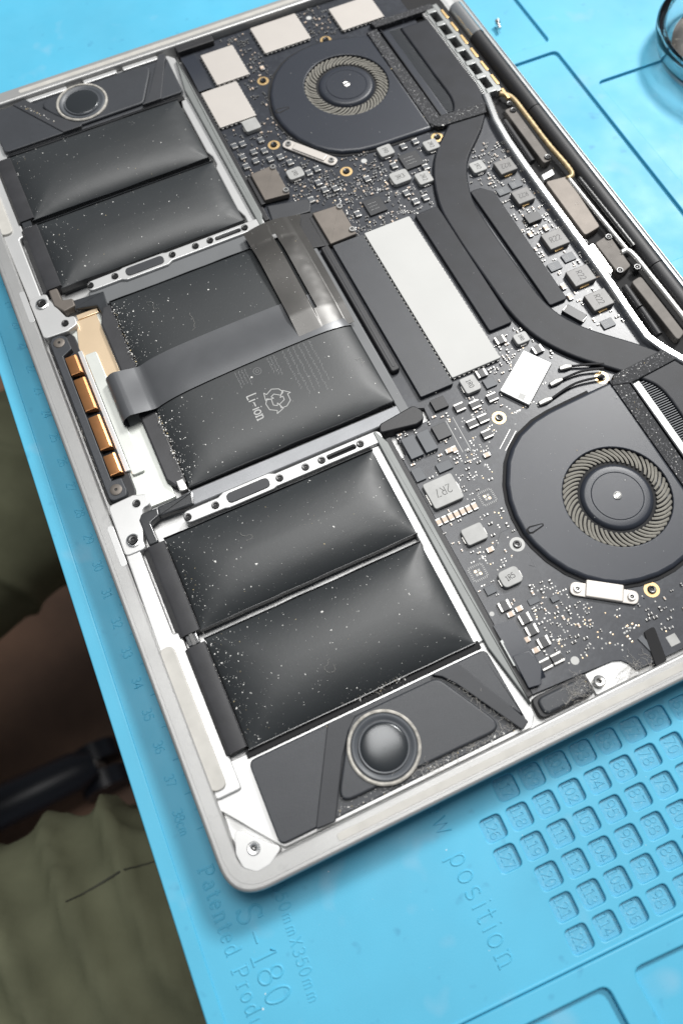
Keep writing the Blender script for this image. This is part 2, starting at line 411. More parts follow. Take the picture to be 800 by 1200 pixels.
# ------------------------------------------------------------------ floor, desk
fl = MB(); fl.add([(-2500, -2500, -745), (2500, -2500, -745), (2500, 3000, -745), (-2500, 3000, -745)], [(0, 1, 2, 3)], WOOD)
tag(put(fl.mesh("floor"), "floor"), kind="structure")
dk = empty("desk", (400, 150, -745))
d = MB(); d.prism(R4(-14, -520, 690, 700), -33, -3.0, DESK, 1.5, bottom=True)
tp = put(d.mesh("desk_top"), "desk_top", dk, (-400, -150, 745))
legm = MB().box(0, 0, 50, 50, -745, -33.2, DESK, 1).mesh("leg")
for x, y in ((60, -470), (640, -470), (60, 650), (640, 650)): put(legm, "leg", dk, (x-400, y-150, 745))
tag(dk, "dark desk under the blue repair mat", "desk")

# ------------------------------------------------------------------ silicone mat
TILT = math.radians(-1.6)
mat_root = empty("silicone_mat", (157, 130, -3))
def mpart(mb, name, ang=50): return put(mb.mesh(name, 0, ang), name, mat_root, (-157, -130, 3))
cells = []
for r in range(6):
    for c in range(0, 10):
        if c == 0 and r not in (1, 2): continue
        cells.append((69.85 + 8.03*c - 0.22*r, -3.85 - 0.29*c - 8.1*r, 125 + r - 8*c))
holes = [fillet(rect(u, v, 6.3, 6.3, TILT), 1.5, 4) for u, v, n in cells]
pocketA = fillet([(150, 128), (237.2, 129), (239.4, 241.3), (150, 243.2)], 2.5, 4)
pocketB = fillet([(180, 249.5), (239.9, 247.2), (241.5, 345), (182, 347)], 2.5, 4)
pocketC = fillet([(244.6, 60), (318, 57.6), (318, 215.6), (244.8, 218.1)], 2.5, 4)
pocketF = fillet([(246, 224.5), (318, 222), (318, 345), (247.5, 345)], 2.5, 4)
edgeL = lambda v: -18.1 + (v + 22)*0.0201
top = [(edgeL(-49)+0.3, -46.6), (332, -58.6), (332, 410), (edgeL(410)+0.3, 410)]
m = MB()
m.prism([(edgeL(-180), -180), (332, -190), (332, 410), (edgeL(410), 410)], -3.0, -1.25, BLUE, 0.4, bottom=True)
m.prism(top, -1.3, 0, BLUE, 0.3, holes=holes + [pocketA, pocketB, pocketC], seg=3)
mpart(m, "mat_sheet")
m = MB()
m.prism([(edgeL(-180)+0.1, -180), (edgeL(-180)+4.6, -180), (edgeL(410)+4.6, 410), (edgeL(410)+0.1, 410)], -1.3, 0.55, BLUE, 0.5, seg=3)
mpart(m, "border_lip")
m = MB()                                                  # raised tray frame along the near side, with sunken trays
trayD = fillet([(8, -120), (78.6, -121), (77.6, -56.3), (10, -53.6)], 2.5, 4)
trayE = fillet([(85.9, -121), (180, -124), (180, -61), (85.1, -56.0)], 2.5, 4)
m.prism([(edgeL(-180)+4.9, -180), (331, -189), (331, -59.3), (edgeL(-49)+4.9, -46.9)], -1.3, 0.8, BLUE, 0.5, holes=[trayD, trayE], seg=3)
mpart(m, "tray_frame")
m = MB()
m.ridge([(edgeL(-60)+6.2, -46.2), (150, -52.2), (330, -58.4)], 0, 0.5, BLUE, 0.5)
mpart(m, "groove_bead")
fl_ = MB().prism(fillet(rect(0, 0, 6.28, 6.28, TILT), 1.4, 4), -1.3, -1.2, BLUEF, 0).mesh("pocket_floor")
for u, v, n in cells:
    put(fl_, "pocket_floor", mat_root, (u-157, v-130, 3))
    if u > 140: continue
    mb = MB(); lettering(mb, str(n), u, v, 3.0 if n > 99 else 3.3, TILT - PI/2, -1.2, 0.2, BLUEF, 1.15, True, 0.7); mpart(mb, "number")
RO = -PI/2 + TILT*0.7
for n in range(17, 38):
    v = 126.6 - 9.97*(n-28); mb = MB()
    lettering(mb, str(n), edgeL(v) + 9.4, v + 1.8, 2.7, RO, 0, 0.2, BLUE, 1.1, False, 0.8); mpart(mb, "ruler_number")
mb = MB(); lettering(mb, "38cm", edgeL(25) + 8.6, 29.0, 2.7, RO, 0, 0.2, BLUE, 1.05, False, 0.8); mpart(mb, "ruler_number")
for k in range(36):
    v = 21.9 + 4.985*k; mb = MB(); mb.ridge([(edgeL(v) + (14.4 if k % 2 else 13.2), v), (edgeL(v) + 19, v - 0.3)], 0, 0.18, BLUE, 0.9); mpart(mb, "ruler_mark")
for txt, u, v, h, rr, adv, r_ in (("Patented Product", -7.3, 12.2, 4.1, RO, 1.30, 0.30), ("S-180 A", -1.9, -1.4, 6.5, RO, 1.27, 0.36), ("550mmX350mm", 9.4, 0.0, 3.1, RO - 0.05, 1.27, 0.24),
                               ("View position", 55.4, 9.4, 6.0, RO + 0.01, 1.33, 0.30)):
    mb = MB(); lettering(mb, txt, u, v, h, rr, 0, r_, BLUE, adv, False, 0.75); mpart(mb, "embossed_lettering")
tag(mat_root, "bright blue silicone repair mat with numbered pockets and embossed ruler", "repair mat")

# ------------------------------------------------------------------ laptop: case
lap = empty("laptop", (0, 0, 0))
tag(lap, "opened silver laptop with swollen black batteries lying lid down on the blue mat", "laptop")
# lid below
m = MB(); m.prism(fillet(R4(0.4, 0.4, 216.2, 303.7), 10, 8), -13.5, -8.9, RIM, 1.2, seg=3, bottom=True); part(m, "display_lid", lap)
# case: rim open towards the hinge
outer = [(203, 0), (203, 6.2), (201, 6.6)]
inner_c = fillet(R4(5.4, 6.4, 230, 297.8), 3.5, 5)
outer_c = fillet(R4(0, 0, 240, 304.1), 10.5, 10)
def clip_u(p, umax):
    out = []
    for i, a in enumerate(p):
        b = p[(i+1) % len(p)]
        if a[0] <= umax: out.append(a)
        if (a[0] <= umax) != (b[0] <= umax):
            t = (umax-a[0])/(b[0]-a[0]); out.append((umax, a[1]+t*(b[1]-a[1])))
    return out
oc = clip_u(outer_c, 209.5)
ic = clip_u(inner_c, 209.5)
def rotate_to(p, key):
    k = min(range(len(p)), key=lambda i: key(p[i])); return p[k:] + p[:k]
# outer runs ccw: start at hinge/top end ... build C shape
oc = rotate_to(oc, lambda q: (q[0] < 209.4, -q[1]))      # first: (209.5, 304.1) corner, then ccw over the front to (209.5, 0)
ic = rotate_to(ic, lambda q: (q[0] < 209.4, -q[1]))
cshape = oc + ic[::-1]
case = MB()
case.prism(cshape, -8.7, 0, RIM, 0.9, seg=4)
case_o = part(case, "upper_case", lap)
f_ = MB(); f_.prism(fillet(R4(2, 2, 209, 302), 8, 6), -8.6, -5.0, ALU, 0.2); part(f_, "case_floor", case_o)
# fine step inside the rim
m = MB(); m.prism(fillet(R4(1.9, 1.9, 240, 302.2), 9, 8) if False else [q for q in clip_u(fillet(R4(1.7, 1.7, 240, 302.4), 9.2, 8), 209.2)], -0.3, 0.06, RIM, 0.06,
               holes=[clip_u(fillet(R4(5.0, 5.6, 240, 298.6), 4.5, 6), 208.9)], seg=1)
part(m, "rim_step", case_o)
# interior ledges
def casep(mb, name): return part(mb, name, case_o)
for mir in (False, True):
    X = mirror if mir else (lambda p: p)
    m = MB(); m.prism(fillet(X([(5.0, 22.5), (17, 7), (90, 6.6), (92.4, 9.5), (92.4, 33), (5, 33)]), 1.5), -5.2, -2.6, ALU, 0.3); casep(m, "speaker_ledge")
    # front ledge beside the battery caps
    m = MB(); m.prism(fillet(X([(5.2, 25), (12.5, 25), (12.5, 72), (10.2, 72.5), (10.2, 101.5), (5.8, 101.5), (5.2, 72)]), 1.0), -5.2, -1.6, ALU, 0.5, seg=3); casep(m, "front_ledge")
    # bracket tab with two screws
    m = MB(); m.prism(fillet(X([(5.6, 100.2), (12.2, 100.2), (12.2, 103), (15.5, 113), (18.2, 113.2), (18.2, 117.2), (14.2, 118.6), (6.0, 118.2)]), 1.6, 4), -5.1, -1.2, ALU, 0.4, seg=3); casep(m, "corner_tab")
    # foot pad
    m = MB(); m.prism(fillet(X(R4(4.9, 27.0, 9.3, 69.3)), 2.1, 6), -3, -0.75, GASK, 0.35, seg=3); casep(m, "foot_pad")
    m = MB(); m.prism(fillet(X(R4(4.72, 34, 5.35, 62)), 0.3, 3), -3, -0.55, GOLD, 0.1); casep(m, "foot_pad_spring")
    # flush marks on the front rim
    m = MB(); m.prism(fillet(X(R4(3.7, 97.0, 5.6, 111.0)), 0.9, 5), -0.1, 0.12, ALU, 0.05); casep(m, "rim_mark")
    m = MB(); m.prism(fillet(X([(30.5, 2.3), (150, 2.3), (150, 4.3), (30.5, 4.3)]), 0.95, 5), -0.1, 0.16, GASK, 0.07); casep(m, "rim_gasket")
    # corner plate
    p = [(7.2, 17.0), (5.3, 10.6), (5.8, 7.0), (8.6, 4.6), (12.4, 4.9), (16.6, 7.3), (11.5, 12.0)]
    m = MB(); m.prism(fillet(X(p), [1.5, 2, 2, 2, 2, 1, 8], 5), -5, 0.14, ALU, 0.12); casep(m, "corner_plate")
    # mounting strip
    st = [(25.8, 102.2), (38.2, 102.0), (39.5, 101.6), (54.2, 101.6), (55.4, 102.0), (88.0, 102.0), (92.0, 102.0), (92.0, 106.3), (56.5, 106.3), (54.6, 107.3), (39.6, 107.3), (37.6, 106.3), (25.8, 106.3)]
    slot = fillet(X(R4(73.2, 103.3, 83.0, 105.0)), 0.7)
    m = MB(); m.prism(fillet(X(st), [2, .5, .5, .5, .5, .5, 1.5, 2, 1, 1, 1, 1, 2], 4), -5.1, -0.9, ALU, 0.35, holes=[slot], seg=3, hbev=0.2); casep(m, "mounting_strip")
    m = MB(); m.prism(fillet(X(R4(73.0, 103.1, 83.2, 105.2)), 0.7), -5.05, -2.4, GAP, 0); casep(m, "slot_floor")
    m = MB(); m.prism(fillet(X(R4(39.9, 102.7, 53.9, 106.2)), 1.7, 6), -1.2, -0.55, TAPE, 0.2); casep(m, "black_pad")
    # rail between the cells and the board, white ledge beside it
    m = MB(); m.prism(fillet(X([(86.6, 33), (90.0, 33), (90.0, 102), (86.8, 102), (86.9, 98), (85.7, 94), (85.9, 72), (86.9, 70.2), (86.9, 66), (85.8, 63), (85.8, 37)]), 0.6, 3), -5.1, -2.2, ALU, 0.4); casep(m, "white_ledge")
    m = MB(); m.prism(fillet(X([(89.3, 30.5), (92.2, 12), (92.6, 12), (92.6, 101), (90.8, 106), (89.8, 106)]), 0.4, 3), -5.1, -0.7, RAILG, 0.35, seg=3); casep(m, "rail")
    m = MB(); m.prism(X(R4(92.7, 14, 94.4, 103)), -5.1, -2.3, BLACK, 0.2); casep(m, "rail_gasket")
for u0, u1 in ((31.5, 48.2), (55.0, 68.8), (71.4, 86.0)):
    m = MB(); m.prism(fillet(R4(u0, 295.3, u1, 297.3), 0.5), -2.7, -1.2, ALU, 0.3); casep(m, "ledge_bar")

# screws -------------------------------------------------------------
def screw_mesh(r, head, h=0.55, star=True, name="screw"):
    mb = MB(); mb.lathe(0, 0, [(r, -0.5), (r, h*0.55), (r*0.86, h), (r*0.48, h), (r*0.42, h*0.9)], head, 16)
    if star:
        p = [((r*0.5 if k % 2 else r*0.34)*math.cos(PI*k/6), (r*0.5 if k % 2 else r*0.34)*math.sin(PI*k/6)) for k in range(12)]
        mb.prism(p, h*0.2, h*0.45, SOCK, 0)
        mb.cyl(0, 0, r*0.14, h*0.4, h*0.8, head, 6, 0)
    return mb.mesh(name)
SC_D = screw_mesh(1.25, SCREW); SC_M = screw_mesh(1.5, SCREW, 0.6); SC_S = screw_mesh(1.2, STEEL, 0.7); SC_C = screw_mesh(1.75, CHROME, 0.5)
for sgn in (-1, 1):
    for u in (27.0, 36.0, 57.2, 65.9, 71.4, 84.6): put(SC_D, "screw", lap, (u, 152.05 + sgn*47.9, LZ - 0.9), random.random()*6)
    put(SC_M, "screw", lap, (9.5, 152.05 + sgn*47.9, LZ - 0.9), 0.3)
    m = MB(); m.lathe(9.5, 152.05 + sgn*47.9, [(2.1, -2), (2.1, -0.7), (1.7, -0.6), (1.6, -1.2)], CHROME, 20); part(m, "standoff_ring", lap)
    put(SC_D, "screw", lap, (14.4, 152.05 + sgn*36.8, LZ - 1.15), 1.0)
put(SC_C, "screw", lap, (10.0, 10.1, LZ + 0.05), 0.4)
put(SC_C, "screw", lap, (10.0, 294.0, LZ + 0.05), 0.9)

# ------------------------------------------------------------------ hinge
m = MB(); m.tube([(206.6, v, -4.2) for v in (3, 60, 100, 123.4)], 3.3, BLACK, 20); part(m, "hinge_barrel", lap)
m = MB(); m.tube([(206.6, v, -4.2) for v in (123.8, 160, 206.1)], 3.3, BLACK, 20); part(m, "hinge_barrel", lap)
m = MB(); m.tube([(206.6, v, -4.2) for v in (206.5, 230, 252)], 3.3, BLACK, 20); part(m, "hinge_barrel", lap)
m = MB(); m.tube([(206.9, v, -4.0) for v in (252.1, 271)], 3.1, CHROME, 20); part(m, "hinge_sleeve", lap)
m = MB(); m.tube([(206.9, v, -4.0) for v in (33, 51.5)], 3.1, CHROME, 20); part(m, "hinge_sleeve", lap)
m = MB(); m.prism(R4(189, 6, 204, 298), -5.05, -4.0, GAP, 0.1); part(m, "hinge_well", lap)

# ------------------------------------------------------------------ batteries
def soft(d, k): return 1 - math.exp(-max(0, d)/k)
def make_h(u0, v0, u1, v1, z0, z1, k=5.0, seed=0):
    def h(u, v):
        du = min(u-u0, u1-u); dv = min(v-v0, v1-v)
        a = soft(du, k)*soft(dv, k)
        b = soft(min(du, dv), k*1.15)
        dome = (math.sin(PI*min(1, max(0, (u-u0)/(u1-u0))))*math.sin(PI*min(1, max(0, (v-v0)/(v1-v0)))))**0.6
        s = 0.42*a + 0.26*b + 0.32*dome
        d_ = min(du, dv)
        wr = noise.noise(Vector((u*0.03+seed, v*0.05, seed))) * 0.06
        wr += noise.noise(Vector((u*0.35+seed, v*0.35, 3.1))) * 0.10 * math.exp(-d_/6)
        cd = math.hypot(du, dv); wr += 0.12*math.sin((math.atan2(dv+.01, du+.01))*9+seed)*math.exp(-cd/7)*min(1, d_/1.5)
        return z0 + (z1-z0)*s + wr*min(1, d_/4)
    return h
def battery(u0, v0, u1, v1, z0, z1, seed):
    h = make_h(u0, v0, u1, v1, z0, z1, 5.0, seed)
    mb = MB()
    cs = lambda t: 0.5 - 0.5*math.cos(PI*t)
    mb.grid(lambda s, t: (u0+(u1-u0)*cs(s), v0+(v1-v0)*cs(t), h(u0+(u1-u0)*cs(s), v0+(v1-v0)*cs(t))), 64, 44, CELL)
    mb.prism(R4(u0+.05, v0+.05, u1-.05, v1-.05), -5.0, z0-0.05, CELL, 0)
    o = part(mb, "battery_cell", lap, ang=60)
    # sealed seam flaps along the long sides
    for vv, sg in ((v0-0.25, 1), (v1+0.1, -1)):
        fb = MB()
        fb.grid(lambda s, t: (u0 - 0.3 + (u1-u0+0.6)*s, vv + 0.16*noise.noise(Vector((s*9, seed, vv))) + 0.15*t, -3 + (3 + z0 + 0.35 + 0.25*noise.noise(Vector((s*5+seed, 7, vv))))*t), 40, 2, FILM, thick=0.18)
        part(fb, "seam_flap", o)
    return o, h
C1, H1 = battery(18.2, 33.4, 86.6, 66.9, -1.2, 3.4, 1.7)
C2, H2 = battery(18.2, 69.9, 87.0, 100.4, -1.2, 3.0, 4.2)
C3, H3 = battery(17.6, 203.4, 85.6, 234.4, -1.2, 2.9, 8.8)
C4, H4 = battery(17.2, 237.0, 85.0, 270.4, -1.2, 3.3, 12.1)
C5, H5 = battery(31.0, 113.4, 100.6, 190.0, -0.8, 2.6, 17.3)
def end_cap(parent, v0, v1, u0=10.9, u1=18.0):
    mb = MB()
    pr_ = [(u0, -5), (u0+0.1, -2.4), (u0+1.8, -0.55), (u0+2.4, -0.35), (u1-0.35, -0.25), (u1, -0.6), (u1, -5)]
    vs = [(u, v, z) for v in (v0, v1) for u, z in pr_]; n = len(pr_)
    mb.add(vs, [(i, i+1, n+i+1, n+i) for i in range(n-1)] + [tuple(range(n))[::-1], tuple(range(n, 2*n))], CAP)
    # film edge along the cell
    part(mb, "end_cap", parent, ang=25)
end_cap(C1, 34.4, 66.2); end_cap(C2, 70.0, 99.9); end_cap(C3, 204.2, 234.0); end_cap(C4, 237.6, 269.6)
m = MB(); m.prism([(25.2, 119), (27.2, 115.6), (30.9, 115.6), (30.9, 190), (27.8, 190), (25.2, 183.5)], -5, -1.3, CAP, 0.6); part(m, "end_cap", C5)
m = MB(); m.prism(fillet(R4(13.2, 66.4, 16.6, 69.8), 0.4), -4, -0.6, FILM, 0.3); m.box(15, 68.1, 1.2, 3.6, -0.7, -0.3, SCREW, 0.1); part(m, "link_tab", lap)
m = MB(); m.prism(fillet(R4(13.0, 234.2, 16.4, 237.4), 0.4), -4, -0.7, FILM, 0.3); part(m, "link_tab", lap)
# printed marks on the trackpad cell
def on_cell(pls, r, m_, name, lift=0.03):
    mb = MB()
    for pl in pls:
        q = []
        for a, b in zip(pl, pl[1:]):
            n_ = max(1, int(math.hypot(b[0]-a[0], b[1]-a[1])/0.8))
            q += [(a[0]+(b[0]-a[0])*k/n_, a[1]+(b[1]-a[1])*k/n_) for k in range(n_)]
        q.append(pl[-1])
        for i in range(len(q)-1):
            a, b = Vector(q[i]), Vector(q[i+1]); d_ = (b-a)
            if d_.length < 1e-6: continue
            d_.normalize(); n_ = Vector((-d_.y, d_.x))*r; e = d_*r*0.3
            pts = [a-n_-e, b-n_+e, b+n_+e, a+n_-e]
            mb.add([(p.x, p.y, H5(p.x, p.y)+lift) for p in pts], [(0, 1, 2, 3)], m_)
    return part(mb, name, C5)
TR = -PI/2
on_cell(strokes("Li-ion", 58.6, 133.6, 3.2, TR, 1.0), 0.20, PRINT, "lettering")
# recycling triangle: three bent arrows
arr = []
for k in range(3):
    a0 = math.radians(90 + 120*k)
    def rp(x, y): return (67.0 + (x*math.cos(a0)-y*math.sin(a0)), 128.3 + (x*math.sin(a0)+y*math.cos(a0)))
    pts = [(1.7, -2.9), (3.4, -2.0), (4.3, 0.2), (3.1, 2.4), (4.0, 3.0), (1.3, 3.5), (0.9, 0.8), (1.7, 1.4), (2.3, 0.2), (1.0, -1.6), (1.7, -2.9)]
    arr.append([rp(x*0.98, y*0.98) for x, y in pts])
on_cell(arr, 0.12, PRINT, "recycling_mark")
random.seed(21)
blk = []
def fake_lines(u0, v0, n, ln, sp, h):
    for i in range(n):
        x = v0
        while x > v0 - ln*(0.75 + 0.25*random.random()):
            L_ = 0.35 + random.random()*0.9
            y = u0 + i*sp
            blk.append([(y - h/2 + random.random()*h, x), (y + h/2 - random.random()*h*0.6, x - L_*0.5), (y - h*0.3, x - L_)])
            x -= L_ + 0.3
fake_lines(75.5, 144.2, 6, 20, 1.9, 0.9); fake_lines(70.0, 143.8, 3, 8, 1.1, 0.6); fake_lines(58.6, 143.2, 4, 7, 1.1, 0.6)
blk.append(arc(65.3, 140.6, 1.3, 1.3, 0, 360, 14)); blk.append(arc(65.3, 140.6, 0.55, 0.55, 0, 360, 8))
on_cell(blk, 0.09, PRINTD, "fine_print", 0.025)
# thin battery tray bars
m = MB(); m.prism([(31, 107.4), (98, 107.4), (104.5, 109.6), (104.5, 112.4), (31, 112.8), (19.8, 111.2), (19.8, 108.9)], -5, -2.0, TRAYB, 0.5, seg=3); part(m, "battery_tray", lap)
m = MB(); m.prism([(24.5, 192.6), (30, 190.9), (83, 190.9), (86, 198.5), (25.5, 198.5)], -5, -1.8, TRAYG, 0.5, seg=3); part(m, "battery_tray", lap)
m = MB(); m.prism([(101.0, 109), (104.3, 109), (104.3, 182), (101.0, 191)], -5, -1.9, TRAYG, 0.3); part(m, "tray_edge", lap)
# flexes that leave the outer cells
m = MB(); m.prism(fillet([(13.1, 204.4), (16.2, 204.4), (16.4, 198.4), (19.8, 197.6), (19.8, 194.2), (15.4, 193.4), (13.0, 197.4)], 0.8), -3.5, -0.8, BRONZE, 0.5, seg=3); part(m, "battery_flex", lap)
m = MB(); m.prism(fillet([(19.2, 197.2), (30.4, 196.4), (29.6, 185.6), (27.2, 185.4), (26.4, 191.6), (19.0, 193.6)], 0.4), -3.5, -1.5, FILM, 0.4); part(m, "battery_flex", lap)
m = MB(); m.prism(fillet([(13.2, 100.4), (16.4, 100.4), (16.2, 107.2), (19.4, 108.4), (19.9, 111.2), (14.6, 111.4), (13.2, 109.6)], 0.8), -3.5, -0.9, FILM, 0.5, seg=3); part(m, "battery_flex", lap)
m = MB(); m.prism(fillet([(19.4, 108.2), (30.2, 107.6), (31.4, 111.9), (19.6, 111.5)], 0.4), -3.5, -1.2, FILM, 0.5); part(m, "battery_flex", lap)
m = MB(); m.box(29.0, 115.2, 2.6, 4.0, -4, -0.9, STEEL, 0.4); part(m, "film_clip", lap)
# trackpad cavity
m = MB(); m.prism(R4(13.4, 113.6, 26.0, 190.5), -5.05, -3.6, PALE, 0.2); part(m, "trackpad_plate", lap)
m = MB(); m.prism([(15.2, 164), (25.0, 164), (25.0, 189.6), (17.8, 189.6), (15.2, 178.5)], -3.7, -3.1, GOLDP, 0.15); part(m, "gold_plate", lap)
m = MB(); m.prism(R4(18.6, 189.9, 26, 191.9), -4, -2.9, GOLDP, 0.15); part(m, "gold_plate", lap)
m = MB(); m.prism(fillet(R4(16.3, 125.6, 20.3, 174.8), 0.7), -3.7, -2.5, PALE, 0.2); part(m, "steel_plate", lap)
m = MB(); m.prism(fillet(R4(14.6, 127.5, 16.1, 176.8), 0.3), -3.7, -2.1, ALU, 0.2); part(m, "steel_plate", lap)
# trackpad bracket
m = MB()
br = fillet([(7.2, 118.9), (12.6, 118.9), (13.2, 121), (13.0, 125.6), (9.9, 125.8), (9.9, 176.2), (13.4, 178.0), (13.2, 183.5), (11, 185.0), (8.4, 184.8), (7.2, 183)], [2.2, 2.2, 1, .5, .4, .4, .8, 1.8, 1.5, 1.5, 1.5], 5)
m.prism(br, -4, -0.9, SPK, 0.35, seg=3); m.prism(fillet(R4(6.2, 118.4, 15.6, 186), 3, 5), -5, -3.0, BLACK, 0.4)
bro = part(m, "trackpad_bracket", lap)
for v0, v1 in ((167.4, 174.8), (152.3, 165.3), (136.9, 149.7), (127.1, 134.5)):
    mb = MB(); n_ = 7
    prof = [(10.05, -0.9), (10.15, -0.55), (10.6, -0.4), (13.3, -0.4), (13.9, -0.65), (14.1, -1.4), (14.1, -3)]
    vs = [(u, v, z) for v in (v0, v1) for u, z in prof]
    mb.add(vs, [(i, i+1, n_+i+1, n_+i) for i in range(n_-1)] + [tuple(range(n_))[::-1], tuple(range(n_, 2*n_))], COPPER)
    mb.box(12.0, v0+0.25, 3.6, 0.5, -0.5, -0.3, COPPER, 0.1); part(mb, "copper_contact", bro, ang=20)
SCR_BR = MB().lathe(0, 0, [(1.9, -0.4), (1.9, 0.12), (1.5, 0.3), (0.5, 0.25), (0.4, 0.0)], BRONZE, 18).cyl(0, 0, 0.5, -0.2, 0.02, SOCK, 8, 0).mesh("screw")
put(SCR_BR, "screw", bro, (10.2, 181.9, LZ-0.85)); put(SCR_BR, "screw", bro, (10.2, 122.2, LZ-0.85))
# trackpad ribbon
def ribbon_u(s):
    # s 0..1 along the ribbon: from under the curl over the cell to its far end
    if s < 0.3:
        a = -PI/2 - PI*(s/0.3)
        return 23.2 + 3.4*math.cos(a), None, -1.0 + 3.2*math.sin(a)
    return 23.2 + (101-23.2)*((s-0.3)/0.7), True, 0
def rib(s, t):
    u, flat, z = ribbon_u(s)
    vl = 143.0 + (u-19)*0.030; vh = 160.6 + (u-19)*0.012
    v = vl + (vh-vl)*t
    if flat:
        b = min(1, (u-23.2)/8)
        z = 2.2*(1-b) + b*(H5(max(u, 31.5), v) + 0.35) + 0.12*math.sin(PI*t*2)*b
    return (u, v, z)
RIBM = mat("ribbon_grey", (0.105, 0.108, 0.114), 0.30, metal=0.3, var=0.06)
RIBD = mat("ribbon_film", (0.062, 0.059, 0.055), 0.34, metal=0.2, var=0.12, vscale=90, speck=((0.4, 0.38, 0.34), 1400, 0.72, 0.80))
m = MB(); m.grid(lambda s, t: rib(s, 1-t), 90, 10, RIBM, thick=0.14); part(m, "trackpad_ribbon", lap, ang=50)
def fold(s, t):
    u = 82.6 + 19.6*s; v = 146.0 + (50.0 + 1.5*math.sin(PI*s))*t
    if t > 0.9: u += (t-0.9)*10*1.2*s*2.0
    lift = 0.9 + 1.5*math.sin(PI*min(1, t*1.0))**1 * (1.0 if s < 0.45 else 0.55) + 0.5*math.sin(t*9+1)*(1-s)
    zz = H5(min(max(u, 32), 99.6), min(max(v, 114.5), 188.5))
    if v > 188: zz = H5(min(max(u, 32), 99.6), 187.0) - 0.02*(v-188)
    return (u, v, zz + lift*(0.35 + 0.65*min(1, t*6)))
def keepf(s, t): return not (0.45 < s < 0.52 and 0.16 < t < 0.86)
m = MB(); m.grid(fold, 60, 60, RIBD, keep=keepf, thick=0.14); part(m, "folded_flex", lap, ang=50)
m = MB(); m.prism([(101, 182), (110, 180), (111, 196), (101, 198.5)], -3.4, -1.5, BLACK, 0.3); part(m, "flex_tail", lap)
m = MB(); m.prism([(95, 199.2), (109, 197.8), (112, 203.2), (96, 207)], -3.9, -2.2, TAPE, 0.4); part(m, "flex_tail", lap)
# black rubber plug beside the strip
m = MB(); m.prism(fillet([(91.5, 104.8), (103.5, 102.6), (106.5, 103.2), (107.3, 106.5), (105.8, 109.4), (93, 107.8)], [1.5, 2, 2, 2, 2, 1.5], 5), -5, -0.6, BLACK, 0.5, seg=3); part(m, "rubber_plug", lap)

# ------------------------------------------------------------------ speakers
def speaker(mir):
    X = mirror if mir else (lambda p: p)
    Y = (lambda v: 304.1 - v) if mir else (lambda v: v)
    m = MB(); m.prism(fillet(X([(16.2, 7.8), (89.6, 7.8), (88.8, 30.9), (16.6, 30.9)]), 2.0, 5), -5, -2.1, SPK, 0.35, seg=3)
    m.prism(fillet(X([(16.3, 7.9), (29.5, 7.9), (41.5, 30.6), (16.7, 30.6)]), [2, .5, .5, 2], 5), -2.2, -1.0, SPK, 0.35, seg=3)
    m.prism(fillet(X([(77.0, 30.6), (88.4, 30.6), (89.3, 9.5)]), [.5, 1.5, .8], 5), -2.2, -1.0, SPK, 0.35, seg=3)
    so = part(m, "speaker", lap)
    m = MB(); m.prism(fillet(X([(33.5, 10.4), (83.2, 9.6), (72.8, 29.4), (46, 29.6)]), [3, 3, 4, 5], 6), -2.2, -0.95, SPK, 0.7, seg=4); part(m, "woofer_cover", so)
    m = MB(); m.prism(fillet(X([(26.2, 7.6), (31.6, 7.2), (40.0, 21.0), (44.2, 26.4), (47.9, 29.4), (46.9, 30.7), (40.0, 30.7)]), 0.4, 2), -1.9, -0.62, TAPE, 0.25); part(m, "tape_strip", so)
    m = MB(); m.prism(fillet(X([(71.2, 30.7), (79.6, 30.7), (89.5, 8.2), (86.8, 7.0), (76.6, 25.4), (74.0, 28.8)]), 0.4, 2), -1.9, -0.62, TAPE, 0.25); part(m, "tape_strip", so)
    fb = MB(); fb.prism(X(R4(16.8, 31.5, 88, 33.9)), -5, -1.9, GAP, 0.2); part(fb, "dark_gap_fill", so)  # black filler over the ledge, standing in for the dark gap beside the cell
    cu, cv = 51.2, Y(18.7)
    m = MB(); m.lathe(cu, cv, [(10.0, -1.2), (9.95, -0.55), (9.6, -0.3), (9.2, -0.35), (9.0, -0.8)], RINGM, 56); part(m, "dusty_ring", so)
    m = MB(); m.lathe(cu, cv, [(9.05, -0.8), (8.5, -0.35), (8.2, -0.35), (7.6, -0.75), (7.1, -1.0), (6.95, -0.6)], CHIPG, 56); m.lathe(cu, cv, [(6.95, -0.62), (6.85, -0.4), (6.6, -0.38), (6.4, -0.5)], CHIPG, 56); part(m, "surround", so)
    m = MB(); m.lathe(cu, cv, [(6.5, -0.7)] + [(6.45*math.cos(a), -0.6 + 0.6*math.sin(a)) for a in [PI/2*k/10 for k in range(10)]] + [(0.01, 0.0)], DOME, 56); part(m, "tweeter_dome", so, ang=70)
speaker(False); speaker(True)

